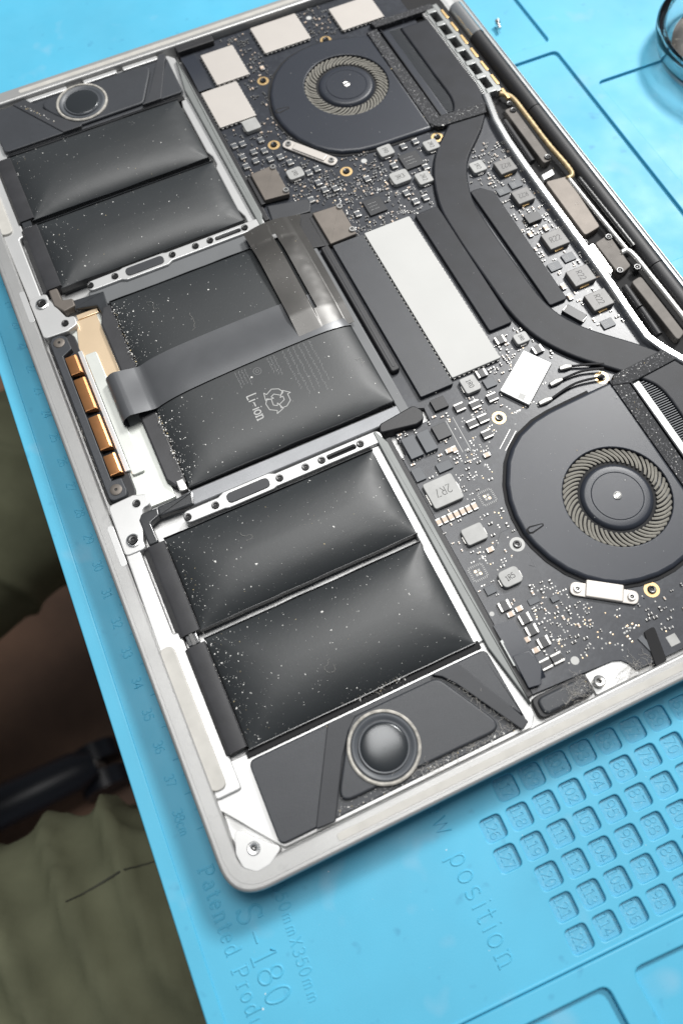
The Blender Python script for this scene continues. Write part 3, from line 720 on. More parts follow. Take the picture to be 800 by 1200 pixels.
# ------------------------------------------------------------------ fans
fan_out = [(167, 90.3), (158, 90.1), (150, 89.8), (143.5, 89.5), (137.5, 88.6), (130.9, 86.2), (126.6, 83.2), (123.0, 79.5), (119, 73), (117.1, 68), (116.0, 62.5), (115.8, 56.7), (116.6, 52), (118.3, 46.6), (121.2, 41), (124.8, 36.6), (129, 33), (133.3, 30.5), (138.6, 29.0), (144.6, 28.3), (150, 28.6), (155.0, 29.7), (161, 31.6), (167, 33.8)]
def fan(mir):
    X = mirror if mir else (lambda p: p)
    cu, cv = 147.2, (304.1 - 55.0 if mir else 55.0)
    m = MB(); m.prism(X(fan_out), -4.8, -1.5, FAN, 1.3, holes=[circ(cu, cv, 16.4, 64)], seg=4, hbev=0.35)
    # raised outlet lip
    m.prism(X(R4(166.8, 34, 171.5, 90)), -4.8, -2.0, FAN, 0.3)
    m.prism(inset(ccw(X(fan_out[1:-1])), -0.9), -4.8, -2.7, GAP, 0)  # black outline modelled in place of the shadow line between fan and board
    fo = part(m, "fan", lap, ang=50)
    m = MB(); m.lathe(cu, cv, [(16.7, -4.6), (0.05, -4.6)], GAP, 40); part(m, "fan_floor", fo)
    m = MB(); m.lathe(cu, cv, [(11.6, -4.5), (11.0, -2.6), (10.2, -1.75), (9.6, -1.6), (8.0, -1.62), (7.85, -1.75), (7.7, -1.58), (0.05, -1.55)], FAN, 56)
    m.lathe(cu, cv, [(1.35, -1.7), (1.3, -1.3), (1.0, -1.2), (0.75, -1.3), (0.6, -1.25), (0.02, -1.25)], STEEL, 20)
    part(m, "hub", fo)
    bm_ = MB(); sg = -1 if mir else 1                       # one curved blade, shared
    def bl(s, t):
        r = 11.9 + 4.3*s; a = sg*(0.22*s + 0.10*s*s)
        th = 0.46 + 0.16*s
        rr = Vector((r*math.cos(a), r*math.sin(a), 0)); tn = Vector((-math.sin(a+0.5*sg), math.cos(a+0.5*sg), 0))
        return rr + tn*th*(t-0.5)*1.6 + Vector((0, 0, -2.05 - 0.5*abs(t-0.5) + 0.12*math.sin(s*7)))
    bm_.grid(bl, 5, 3, BLADE, thick=1.6)
    bmesh_ = bm_.mesh("blade", 0, 60)
    N = 52
    for k in range(N): put(bmesh_, "blade", fo, (cu, cv, LZ + random.uniform(-.12, .12)), 2*PI*k/N + random.uniform(-.015, .015))
    # tear-shaped boss with its dark outline
    a0 = [(116.7, 55.6), (116.7, 57.2), (118.2, 57.7), (122.4, 56.9), (122.4, 56.0), (118.2, 55.2)]
    m = MB(); m.prism(fillet(X(a0), 0.5), -1.6, -1.44, GAP, 0); a1 = [(117.3, 55.9), (117.3, 56.9), (118.2, 57.2), (122.0, 56.65), (122.0, 56.2), (118.2, 55.6)]
    m.prism(fillet(X(a1), 0.3), -1.6, -1.25 if not mir else -1.43, FAN, 0.1); part(m, "boss", fo)
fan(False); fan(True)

# ------------------------------------------------------------------ heat pipe, fins, tapes
def catmull(P, n=8):
    out = []
    for i in range(len(P)-1):
        p0, p1, p2, p3 = Vector(P[max(i-1, 0)]), Vector(P[i]), Vector(P[i+1]), Vector(P[min(i+2, len(P)-1)])
        for k in range(n):
            t = k/n; out.append(0.5*((2*p1)+(-p0+p2)*t+(2*p0-5*p1+4*p2-p3)*t*t+(-p0+3*p1-3*p2+p3)*t**3))
    out.append(Vector(P[-1])); return out
def band(ctr, wd):
    L_ = []; R_ = []; N = len(ctr)
    for i, p in enumerate(ctr):
        d_ = (ctr[min(i+1, N-1)]-ctr[max(i-1, 0)]).normalized(); n_ = Vector((-d_.y, d_.x)); q = wd[i] if isinstance(wd, list) else wd
        L_.append(tuple(p+n_*q/2)); R_.append(tuple(p-n_*q/2))
    return L_ + R_[::-1]
pc = catmull([(186.2, 268), (186.2, 240), (185.8, 222), (179.6, 211), (165.2, 196.5), (158.0, 180), (156.6, 165), (156.8, 145), (158.0, 124), (164.8, 109), (179.5, 92.6), (185.8, 82), (186.2, 64), (186.2, 36)], 8)
pc = [Vector((p[0], p[1])) for p in pc]
m = MB(); m.prism(band(pc, 12.6), -3.4, -1.45, PIPE, 0.8, seg=4); part(m, "heat_pipe", lap)
for pts in ([(141.5, 124.0), (150.2, 124.0), (150.8, 179.6), (141.6, 179.4)], [(164.6, 124.3), (171.4, 124.3), (172.2, 176.4), (168.6, 180.3), (164.4, 180.3)]):
    m = MB(); m.prism(fillet(pts, 1.0), -3.6, -1.75, PIPE, 0.35, seg=3); part(m, "heat_spreader", lap)
for mir in (False, True):
    X = mirror if mir else (lambda p: p)
    m = MB(); m.prism(X(R4(173.2, 34.5, 194, 86.5)), -5, -3.4, GAP, 0.1); m.prism(X(R4(172.6, 34.5, 175.4, 88)), -3.6, -1.9, ALUD if not mir else FAN, 0.3); fo = part(m, "fin_block", lap)
    fm = MB().box(0, 0, 6.2, 0.28, -1.6, 0, CHIPG, 0.03).mesh("fin")
    for k in range(62):
        v = 35.2 + k*0.83; v = 304.1 - v if mir else v
        put(fm, "fin", fo, (178.2, v, LZ-2.1))
    # fuzzy tapes round the outlet
    m = MB()
    def bumpy(p, z1, holes=()):
        m.prism(p, -3, z1, FUZZ, 0.35, seg=2)
    bumpy(X([(166.6, 32.8), (171.0, 32.6), (171.6, 88.2), (166.2, 90.6)]), -1.05)
    bumpy(X([(166.0, 88.4), (172, 86.6), (190, 88.0), (188, 93.0), (168.5, 91.6)]), -0.75)
    bumpy(X([(170.0, 28.4), (197, 29.4), (197, 32.4), (171, 32.2)]), -0.8)
    part(m, "foam_tape", lap)
    m = MB(); m.prism(X(R4(171.9, 34, 172.5, 87)), -3, -0.95, PIPE, 0.2); part(m, "outlet_bar", lap)

# ------------------------------------------------------------------ hinge side hardware
for mir in (False, True):
    X = mirror if mir else (lambda p: p)
    Y = (lambda v: 304.1-v) if mir else (lambda v: v)
    m = MB()
    m.prism(X(R4(192.8, 30, 194.0, 84.6)), -4, -1.4, ALUD, 0.2)
    m.prism(X(R4(197.0, 30.4, 199.2, 85.0)), -4, -0.9, ALUD, 0.3)
    vo = part(m, "vent_grille", lap)
    for k in range(7):
        mb = MB(); mb.prism(X(R4(193.5, 32+k*8.3, 198.5, 34.4+k*8.3)), -4, -1.0, ALUD, 0.3); part(mb, "grille_bar", vo)
        mb = MB(); mb.prism(X(R4(198.6, 35+k*8.3, 199.6, 40.5+k*8.3)), -2, -0.6, GOLD, 0.1); part(mb, "gold_finger", vo)
    tm = MB().box(0, 0, 1.0, 0.34, -1.2, 0, ALU, 0.05).mesh("tooth")
    for k in range(54): put(tm, "tooth", vo, (192.2, Y(31 + k*0.98), LZ-1.5))
rod = [(192.6, 220.2), (191.0, 213), (189.4, 206.2), (188.3, 195), (187.9, 181.4), (187.7, 160), (187.6, 142), (187.3, 124), (186.6, 108), (186.5, 99.4), (188.6, 93.6), (192.2, 86.2)]
m = MB(); m.prism(band([Vector(p) for p in rod], 2.9), -5, -0.5, CHROME, 0.7, seg=4); part(m, "support_rail", lap)
for pts, mm in (([(194.6, 179.6), (198.2, 180.2), (198.8, 209.6), (194.8, 209.6)], HINGEP), ([(190.4, 144.4), (197.3, 145.6), (198.9, 170.8), (190.6, 172.0)], BRONZE),
                ([(192.0, 124.6), (197.6, 126.4), (198.2, 141.4), (191.8, 140.2)], HINGEP), ([(189.2, 126.0), (191.2, 127.4), (191.4, 140.6), (189.0, 140.2)], STEEL), ([(194.6, 93.6), (198.4, 95.6), (198.2, 121.4), (194.0, 120.6)], HINGEP)):
    mb = MB(); mb.prism(fillet(pts, 1.2), -4, -1.3, mm, 0.3, seg=3); part(mb, "hinge_plate", lap)
for path, mm, r in (([(197.6, 218), (200.6, 214), (200.9, 204), (200.8, 188), (201.4, 172), (198.4, 169.6)], COILG, 0.9), ([(198.9, 169.2), (199.4, 150), (200.0, 132.9)], COILS, 0.8), ([(197.6, 132.6), (200.6, 131.2), (201.2, 118), (201.5, 101), (201.5, 80)], COILS, 0.95), ([(202.2, 168), (202.6, 150), (202.9, 133)], SCREW, 1.0)):
    cpath = catmull([(*p, -1.4) for p in path], 14)
    mb = MB(); mb.tube(cpath, [r*(1 + 0.10*(i % 2)) for i in range(len(cpath))], mm, 8); part(mb, "coax_braid", lap, ang=70)
for a, b in (((192.2, 204.6), (191.4, 182.4)), ((191.2, 120.0), (190.9, 110.6)), ((191.0, 110.0), (190.6, 98.6)), ((187.9, 140.6), (187.4, 127.0))):
    mb = MB(); mb.tube([(*a, -1.8), (*b, -1.8)], 1.25, BLACK, 12); part(mb, "damper_roll", lap)
mb = MB(); mb.prism([(190.6, 172.7), (195.3, 173.4), (195.8, 175.9), (190.9, 175.1)], -3, -1.2, WIFI, 0.1); part(mb, "white_label", lap)
for p in ((197.6, 207.8), (197.2, 181.6), (197.2, 140.2), (192.9, 126.2), (198.9, 124.8), (188.2, 126.2), (188.5, 141.8), (186.6, 99.8), (198.0, 211.3)): put(SC_D, "screw", lap, (*p, LZ-1.3), random.random())

# ------------------------------------------------------------------ logic board
bp = [(94.6, 14.2), (110, 13.4), (119.4, 12.8), (121.6, 12.0), (123.0, 10.4), (124.0, 7.8), (189, 6.6), (188.5, 90), (188.5, 210), (188.5, 297.3), (94.6, 297.3), (94.6, 199), (104.4, 199), (104.4, 110), (109, 108), (108.6, 103.2), (98.4, 104.2), (96.6, 103.4), (96.2, 95.6), (94.6, 95)]
m = MB(); m.prism(bp, -4.2, -3.0, BOARD, 0.12); brd = part(m, "logic_board", lap)
BZ = LZ - 3.0
def comp(mb, name): return put(mb.mesh(name, BZ), name, brd)
OCC = []
def occ(u0, v0, u1, v1, pad=0.25): OCC.append((u0-pad, v0-pad, u1+pad, v1+pad))
def ss(mb, pts, z, pitch, m_):
    """fine castellation along a contour"""
    for a, b in zip(pts, pts[1:]+pts[:1]):
        L_ = math.hypot(b[0]-a[0], b[1]-a[1]); n_ = int(L_/pitch)
        for k in range(n_):
            t = (k+.5)/n_; mb.box(a[0]+(b[0]-a[0])*t, a[1]+(b[1]-a[1])*t, 0.75, 0.75, z-0.2, z+0.45, m_, 0.05)
def can(pts, z1=1.35, mt=SHIELD, name="shield_can", pitch=1.8):
    mb = MB(); mb.prism(fillet(pts, 0.5), 0.55, z1, mt, 0.2, seg=3); mb.prism(inset(ccw(pts), 0.1), 0, 0.6, CHIP, 0)
    ss(mb, inset(ccw(pts), 0.05), 0.3, pitch, TIN)
    us = [p[0] for p in pts]; vs = [p[1] for p in pts]; occ(min(us), min(vs), max(us), max(vs), 0.5)
    return comp(mb, name)
can(R4(101.9, 271.6, 115.7, 290.0)); can(R4(94.6, 249.8, 109.5, 270.3)); can(R4(125.6, 279.4, 145.6, 295.6)); can(R4(158.8, 277.4, 177.4, 291.6))
can(R4(121.8, 113.3, 139.6, 179.6), 1.5, WHITE, "shield_can", 1.7)
# SSD: flat black card and its clamp bar
m = MB(); m.prism(fillet(R4(109.4, 111.2, 121.2, 179.4), 0.6), 0, 1.6, SPK, 0.2); comp(m, "storage_card"); occ(104, 109, 121.4, 180)
m = MB(); m.prism(fillet(R4(105.0, 123.4, 108.2, 180.2), 1.1, 5), -1, 2.1, BLACK, 0.5, seg=3); m.prism(fillet(R4(106.1, 125, 107.0, 179), 0.4), 2.0, 2.2, CHIP, 0.08); comp(m, "clamp_bar")
# wireless module
wp = [(147.8, 112.7), (153.5, 104.4), (139.2, 93.9), (133.4, 102.6)]
m = MB(); m.prism(fillet(wp, 0.4), 0.45, 1.3, WIFI, 0.12); m.prism(inset(ccw(wp), -0.15), 0, 0.5, CHIP, 0.05)
q = rect(138.6, 97.6, 2.2, 2.2, math.radians(36)); m.prism(q, 1.28, 1.305, INDUC, 0); comp(m, "wireless_module")
for k in range(8): occ(134+k*1.9, 96+k*1.3, 141+k*1.9, 104+k*1.3)
# ---- inductors
def inductor(pts, txt=None, rot=0, mt=INDUC, z=1.7, ch=0.9, term='u'):
    us = [p[0] for p in pts]; vs = [p[1] for p in pts]; u0, u1, v0, v1 = min(us), max(us), min(vs), max(vs)
    cu, cv, w_, h_ = (u0+u1)/2, (v0+v1)/2, u1-u0, v1-v0
    mb = MB(); mb.prism(fillet(rect(0, 0, w_, h_), ch, 4), 0.12, z, mt, 0.22, seg=3)
    if term == 'u':
        for sx in (-1, 1): mb.box(sx*w_/2, -h_*0.06, 0.7, h_*0.42, 0, 0.8, TIN, 0.06)
    else:
        for sx in (-1, 1): mb.box(-w_*0.06, sx*h_/2, w_*0.42, 0.9, 0, 0.7, GOLD if mt is INDUD else TIN, 0.06)
    if txt: lettering(mb, txt, 0, 0, min(w_, h_)*0.30, rot, z-0.02, 0.13, INK, 1.1, True, 0.4)
    occ(u0, v0, u1, v1, 0.6)
    return put(mb.mesh("inductor"), "inductor", brd, (cu, cv, BZ))
inductor(R4(95.6, 74.4, 105.5, 83.5), "2R7", PI); inductor(R4(99.0, 59.8, 105.8, 65.3)); inductor(R4(102.2, 43.7, 108.6, 48.9), "1R5", 0.1, ch=1.6)
inductor(R4(123.2, 105.7, 128.6, 111.7), "1R0", -PI/2); inductor(R4(147.0, 115.0, 151.9, 119.1), "1R0", -PI/2, term='v')
inductor(R4(102.8, 242.8, 108.8, 248.8)); inductor(R4(108.1, 213.5, 114.2, 218.5), "1R0", -PI/2, term='v', ch=1.3); inductor(R4(142.9, 208.7, 148.5, 213.8), "1R0", -PI/2, term='v')
inductor(R4(159.4, 203.8, 164.8, 208.8), "2R2", -PI/2, term='v'); inductor(R4(141.3, 194.5, 148.3, 200.3), "3R3", 0, ch=1.2); inductor(R4(149.6, 190.4, 155.2, 196.0), "2R2", -PI/2, term='v'); inductor(R4(169.8, 186.6, 175.2, 191.8), "1R2", -PI/2, term='v')
for q, rt in ((R4(178.0, 181.6, 184.8, 187.9), PI), (R4(176.8, 166.6, 183.4, 172.8), PI), (R4(176.5, 144.1, 184.2, 151.3), 0), (R4(176.0, 126.8, 184.2, 133.6), -PI/2), (R4(176.4, 115.5, 184.2, 122.4), -PI/2)):
    inductor(q, "R22", rt, INDUD, 2.0, 0.25, 'v')
# ---- chips
def chip(u0, v0, u1, v1, z=0.75, mt=CHIP, name="chip", pins=None, rot=0, dots=False):
    w_, h_ = u1-u0, v1-v0; mb = MB(); mb.prism(fillet(rect(0, 0, w_, h_), 0.12, 2), 0.05, z, mt, 0.1)
    if pins:
        for k in range(int(h_/1.1) if pins == 'u' else int(w_/1.1)):
            for sx in (-1, 1):
                if pins == 'u': mb.box(sx*(w_/2+.15), -h_/2+.7+1.1*k, 0.5, 0.55, 0, 0.25, TIN, 0.04)
                else: mb.box(-w_/2+.7+1.1*k, sx*(h_/2+.15), 0.55, 0.5, 0, 0.25, TIN, 0.04)
    if dots:
        for k in range(3):
            for j in range(int(w_/0.8)-2): mb.box(-w_*.28+j*.55, h_*.2-k*h_*.2, .34, .14, z, z+0.012, PRINT, 0)
    occ(u0, v0, u1, v1)
    return put(mb.mesh(name), name, brd, ((u0+u1)/2, (v0+v1)/2, BZ), rot)
chip(148.8, 200.0, 156.2, 207.3, .8, dots=True); chip(127.6, 186.3, 134.4, 193.5, .8, dots=True); chip(107.4, 95.0, 112.1, 100.2, 1.3, pins='v'); chip(102.6, 85.0, 107.4, 88.1, .8, CHIPG); chip(94.9, 85.2, 98.2, 89.8, .8, CHIPG)
chip(96.7, 92.6, 101.0, 100.2, 1.7, CHIPG, "tantalum_capacitor", 'v'); chip(101.9, 92.6, 106.0, 100.0, 1.7, CHIPG, "tantalum_capacitor", 'v')
chip(97.0, 44.2, 100.1, 46.8, .6, CHIPG); chip(130.3, 105.2, 134.1, 108.7, .7, CHIPG); chip(106.6, 36.4, 110.0, 38.3, .35, CHIPG); chip(112.8, 34.4, 115.2, 36.2, .6, CHIPG)
chip(175.9, 157.8, 181.3, 161.8, 1.5, CHIP, "tantalum_capacitor", 'u'); chip(111.4, 104.8, 116.2, 109.0, 1.2, BLACK)
m = MB(); m.box(0, 0, 7.4, 3.5, 0.05, 1.5, CHIP, 0.15); m.box(-3.6, 0, 0.8, 2.4, 0, 1.2, TIN, 0.1); m.box(3.6, 0, 0.8, 2.4, 0, 1.2, TIN, 0.1); put(m.mesh("tantalum_capacitor"), "tantalum_capacitor", brd, (170.4, 118.0, BZ), math.radians(-62)); occ(166, 114, 174, 122)
for p in ((181.2, 176.6), (175.6, 175.8), (174.9, 138.3), (181.2, 139.6), (178.6, 110.2)): chip(p[0]-2.2, p[1]-1.7, p[0]+2.2, p[1]+1.7, .55, CHIPG, dots=True)
# dark-bodied SMDs with tin ends
def smd(w_, h_, z, body, end, ax):
    mb = MB(); e = (w_ if ax == 'u' else h_)*0.2
    if ax == 'u':
        mb.box(0, 0, w_-2*e+0.02, h_, 0.04, z, body, 0.08)
        for sx in (-1, 1): mb.box(sx*(w_/2-e/2), 0, e, h_*0.96, 0, z-0.06, end, 0.08)
    else:
        mb.box(0, 0, w_, h_-2*e+0.02, 0.04, z, body, 0.08)
        for sx in (-1, 1): mb.box(0, sx*(h_/2-e/2), w_*0.96, e, 0, z-0.06, end, 0.08)
    return mb.mesh("capacitor")
K1 = smd(3.4, 2.9, 1.1, CHIP, TIN, 'v'); K1u = smd(3.4, 3.0, 1.1, CHIP, TIN, 'u'); K2 = smd(2.2, 1.5, .8, MLCC, TIN, 'u'); K3 = smd(1.5, 2.4, .8, MLCC, TIN, 'v'); K4 = smd(2.2, 2.6, 1.0, CHIPG, TIN, 'v'); K5 = smd(1.3, .8, .5, CHIP, TIN, 'u'); K6 = smd(.8, 1.3, .5, MLCC, TIN, 'v')
def place(me, pts, wd, hd, name="capacitor"):
    for u, v in pts: put(me, name, brd, (u, v, BZ)); occ(u-wd/2, v-hd/2, u+wd/2, v+hd/2)
place(K1, ((130.2, 101.7), (124.0, 101.7), (119.9, 96.0), (123.8, 96.1), (122.3, 90.7), (119.1, 103.0), (101.9, 19.9), (105.7, 20.0)), 3.4, 2.9)
place(K1u, ((99.8, 39.5), (103.2, 33.7), (103.3, 30.0), (104.6, 25.6)), 3.4, 3)
place(K1u, ((143.2, 119.8), (152.4, 111.2), (131.4, 111.1)), 3.4, 3)
place(K4, ((96.2, 239.4), (99.4, 239.0), (97.0, 233.0), (101.6, 233.4), (105.4, 232.2), (96.4, 228.0), (100.6, 229.0), (105.8, 227.2), (109.6, 226.6), (111.8, 222.6), (117.2, 208.9), (117.9, 204.8), (111.6, 202.6), (121.6, 203.6), (106.3, 237.8)), 2.2, 2.6)
place(K4, ((152.9, 211.0), (158.0, 211.2), (145.6, 204.0), (155.8, 198.2), (143.8, 190.2), (145.0, 185.2), (149.0, 185.2), (123.8, 189.2), (134.0, 202.6), (116.0, 214.8), (119.4, 215.2)), 2.2, 2.6)
place(K2, ((118.8, 84.4), (104.5, 56.4), (100.3, 36.6), (103.2, 37.0), (101.5, 24.5), (108.9, 90.8), (100.6, 28.2)), 2.2, 1.5)
place(K3, [(94.9 + 2.02*k, 70.7) for k in range(7)], 1.5, 2.4)
place(K3, ((110.6, 90.4), (121.7, 273.3), (119.6, 256.0), (174.4, 154.2), (180.7, 154.2), (172.9, 124.9), (173.1, 129.6)), 1.5, 2.4)
place(K5, ((108.7, 63.8), (107.6, 60.2), (114.1, 23.1), (111.2, 82.9), (115.4, 83.4), (112.4, 22.0), (116.0, 21.6), (136.2, 19.8), (134.8, 18.8), (137.0, 18.4)), 2.4, 2)
# QFN land patterns
def land(u, v):
    mb = MB()
    for i in range(-1, 2, 2):
        for j in range(-1, 2, 2): mb.box(u+i*.55, v+j*.55, 0.75, 0.75, 0, 0.03, PRINT if i == j else GOLDP, 0)
    for k in range(7):
        for sx in (-1, 1):
            mb.box(u+sx*2.2, v-1.8+k*.6, .7, .2, 0, 0.03, INDUC, 0); mb.box(u-1.8+k*.6, v+sx*2.2, .2, .7, 0, 0.03, INDUC, 0)
    occ(u-2.8, v-2.8, u+2.8, v+2.8); comp(mb, "land_pattern")
land(112.1, 71.9); land(98.0, 51.8)
# plated screw holes
def ring(u, v, dark=True, mt=GOLD):
    mb = MB(); mb.lathe(u, v, [(2.3, 0.0), (2.3, 0.05), (1.35, 0.06), (1.3, -0.3)], mt, 24); comp(mb, "screw_ring"); occ(u-2.4, v-2.4, u+2.4, v+2.4)
    put(SC_D if dark else SC_M, "screw", brd, (u, v, BZ+0.1), random.random())
for p in ((110.0, 233.9), (119.4, 267.0), (128.9, 209.8), (166.7, 210.0), (128.8, 94.5), (140.7, 25.8), (151.0, 277.0)): ring(*p)
ring(112.7, 54.6, True, WHITE); ring(165.8, 93.2)
for p, r in (((137.0, 211.6), 1.1), ((110.0, 17.4), 1.2), ((180.5, 110.7), 1.1), ((150.2, 292.0), 1.1), ((95.6, 39.1), 0.7)):
    mb = MB(); mb.cyl(*p, r, 0, 0.04, WHITE, 20, 0); comp(mb, "fiducial_dot"); occ(p[0]-r, p[1]-r, p[0]+r, p[1]+r)
for a, b in (((129.9, 89.4), (123.6, 84.7)), ((131.3, 88.1), (124.9, 83.4)), ((113.1, 100.9), (112.7, 88.6)), ((115.7, 101.1), (115.4, 88.6))):
    mb = MB(); mb.ridge([a, b], 0, 0.14, TIN if a[0] > 120 else PRINT, 0.3); comp(mb, "bus_bar"); occ(min(a[0], b[0]), min(a[1], b[1]), max(a[0], b[0]), max(a[1], b[1]), .2)
# coax leads
for k, (p0, p1, pe) in enumerate((((155.2, 101.8), (158.8, 100.8), (168.5, 96.8)), ((149.3, 97.8), (153.6, 97.8), (167.5, 95.4)), ((142.6, 93.3), (147.0, 93.1), (166.0, 92.8)))):
    mb = MB(); mb.tube([(*p0, .6), ((p0[0]+p1[0])/2, (p0[1]+p1[1])/2, .9), (*p1, .8)], [0.9, 1.0, 0.55], TIN, 8, 0.7)
    mid = ((p1[0]+pe[0])/2, (p1[1]+pe[1])/2 + (0.2, 1.0, 1.6)[k]); mb.tube(catmull([(*p1, .8), (*mid, 1.1), (*pe, 1.3)], 8), 0.42, BLACK, 8); comp(mb, "coax_lead"); occ(p0[0], p0[1]-1.5, pe[0], p0[1]+1.5)
# fan clips
def clip(pa, pb, w_, body):
    d_ = Vector(pb)-Vector(pa); L_ = d_.length; a = math.atan2(d_.y, d_.x); c = ((pa[0]+pb[0])/2, (pa[1]+pb[1])/2)
    mb = MB(); mb.prism(fillet(rect(0, 0, L_+4.2, 4.2), 2.0, 6), 0.3, 0.85, SHIELD, 0.2, seg=3)
    mb.prism(fillet(rect(0, body[0], L_-4.6, body[1]), 0.5), 0.3, 1.3, SHIELD, 0.35, seg=3)
    o = put(mb.mesh("fan_clip"), "fan_clip", brd, (*c, BZ), a)
    for p in (pa, pb): put(SC_S, "screw", brd, (*p, BZ+0.75), 1.0)
    for k in range(9): t = k/8; occ(pa[0]+d_.x*t-2, pa[1]+d_.y*t-2, pa[0]+d_.x*t+2, pa[1]+d_.y*t+2)
clip((121.2, 35.0), (133.9, 26.3), 12, (0.6, 5.2)); clip((114.8, 231.0), (125.9, 216.4), 12, (0, 3.4))
# connector covers
for pts, sc_ in (([(95.8, 208.2), (105.2, 207.0), (105.4, 222.6), (95.8, 222.0)], ((104.6, 221.2), (104.5, 208.9))), ([(108.8, 179.6), (119.0, 179.8), (119.2, 194.6), (108.7, 195.2)], ((118.7, 193.4), (118.3, 182.0)))):
    mb = MB(); mb.prism(fillet(pts, 0.4), 0.6, 2.5, BRONZE, 0.35, seg=3); mb.prism(inset(ccw(pts), 0.4), 0, 0.7, GAP, 0)
    us = [p[0] for p in pts]; vs = [p[1] for p in pts]; mb.prism(R4(min(us)-1.6, min(vs)+.6, min(us)-.1, max(vs)-.8), 0, 1.6, BLACK, 0.2); occ(min(us)-2, min(vs), max(us), max(vs)); comp(mb, "connector_cover")
    for p in sc_: put(SC_S, "screw", brd, (*p, BZ+2.4), 0.2)
# audio/flex corner near the bottom edge
m = MB()
m.grid(lambda s, t: (93.9 + 6.0*s + (0.4 if t > .55 else 0)*s, 35.6 - 19*t - 0.6*s, 0.9 + 0.5*math.sin(t*PI) + (1.0 if t < .5 else 1.0 - 1.6*max(0, t-.8)*5) - 0.9), 8, 24, FAN, thick=0.2)
m.prism([(94.4, 25.6), (99.4, 25.0), (100.4, 19.8), (97.6, 15.4), (94.0, 16.0)], 1.6, 1.9, FAN, 0.2); comp(m, "audio_flex"); occ(92, 14, 101, 36)
m = MB(); m.prism(fillet(R4(93.4, 23, 94.3, 31), .3), 0, 1.6, ALUD, .1); comp(m, "flex_latch")
m = MB(); m.prism(fillet([(89.8, 29.6), (91.0, 30), (92.6, 21.0), (91.0, 20.6)], .3), -4, -1.6+LZ-LZ, BLACK, .2); part(m, "dark_slot_strip", lap)  # solid black strip standing in for the dark slot by the rail
m = MB(); m.prism(fillet(R4(93.2, 7.2, 110.4, 13.4), 2.0, 5), -5, -2.2, BLACK, 0.3); m.prism(fillet(R4(94.4, 7.6, 109.6, 12.6), 2.0, 5), -3, -1.4, SPK, 0.8, seg=4); part(m, "jack_housing", lap)
m = MB(); m.prism(fillet(R4(110.6, 6.6, 124.5, 13), .6), -5, -3.6, ALU, 0.2); part(m, "bare_shelf", lap)
m = MB(); m.lathe(112.8, 9.6, [(1.7, -4), (1.7, -2.2), (1.3, -1.9), (0.8, -2.0), (0.5, -2.6)], STEEL, 18); part(m, "standoff", lap)
m = MB(); m.prism(fillet([(131.6, 16.2), (135.2, 16.4), (133.0, 6.6), (129.2, 6.2)], .8), 0, .5, GAP, .15); m.box(130.4, 13.2, 1.6, 4.6, 0, .4, CHIPG, .1, 0.25); comp(m, "black_tape"); occ(128, 6, 136, 17)
m = MB(); m.box(137.9, 10.8, 3.0, 3.0, 0, 0.04, INDUC, 0); comp(m, "code_patch"); occ(136, 9, 140, 13)
m = MB(); m.prism(fillet(R4(94.0, 294.4, 109.8, 298.0), .7), -4, -0.7, BLACK, .4, seg=3); part(m, "foam_block", lap)
m = MB(); m.grid(lambda s, t: (94.3 + 5.6*s, 271.6 + 20.4*t, -2.0 + 0.9*math.sin(PI*t)), 6, 16, FAN, thick=.2); part(m, "audio_flex", lap); occ(93, 271, 101, 293)

# ---- the unresolved small stuff on the board: one object each
random.seed(5)
FANC = ((147.2, 55.0), (147.2, 249.1))
def free(u, v, a, b):
    for x0, y0, x1, y1 in OCC:
        if u+a/2 > x0 and u-a/2 < x1 and v+b/2 > y0 and v-b/2 < y1: return False
    for fu, fv in FANC:
        sgn = 1 if fv < 150 else -1
        for k in range(0, len(fan_out)): pass
        if u > 166 or math.hypot(u-fu, v-fv) < (33.5 if u < 140 else 36): 
            if math.hypot(u-fu, v-fv) < 36 and inside(u, v, FP[0] if fv < 150 else FP[1]): return False
    if min(math.hypot(u-p.x, v-p.y) for p in pc[::3]) < 7.4: return False
    if 141 < u < 151.5 and 123 < v < 180.5 or 164 < u < 172.6 and 123.5 < v < 181: return False
    return inside(u, v, bp) and u < 187
def inside(x, y, p):
    c = False
    for i in range(len(p)):
        a, b = p[i-1], p[i]
        if (a[1] > y) != (b[1] > y) and x < (b[0]-a[0])*(y-a[1])/(b[1]-a[1])+a[0]: c = not c
    return c
FP = [inset(ccw(fan_out), -0.9), inset(ccw(mirror(fan_out)), -0.9)]
pads = MB(); small = MB()
def dab(mb, u, v, a, b, z, m_): mb.add([(u-a/2, v-b/2, 0.002), (u+a/2, v-b/2, 0.002), (u+a/2, v+b/2, 0.002), (u-a/2, v+b/2, 0.002), (u-a*.38, v-b*.38, z), (u+a*.38, v-b*.38, z), (u+a*.38, v+b*.38, z), (u-a*.38, v+b*.38, z)],
    [(4, 5, 6, 7), (0, 1, 5, 4), (1, 2, 6, 5), (2, 3, 7, 6), (3, 0, 4, 7)], m_)
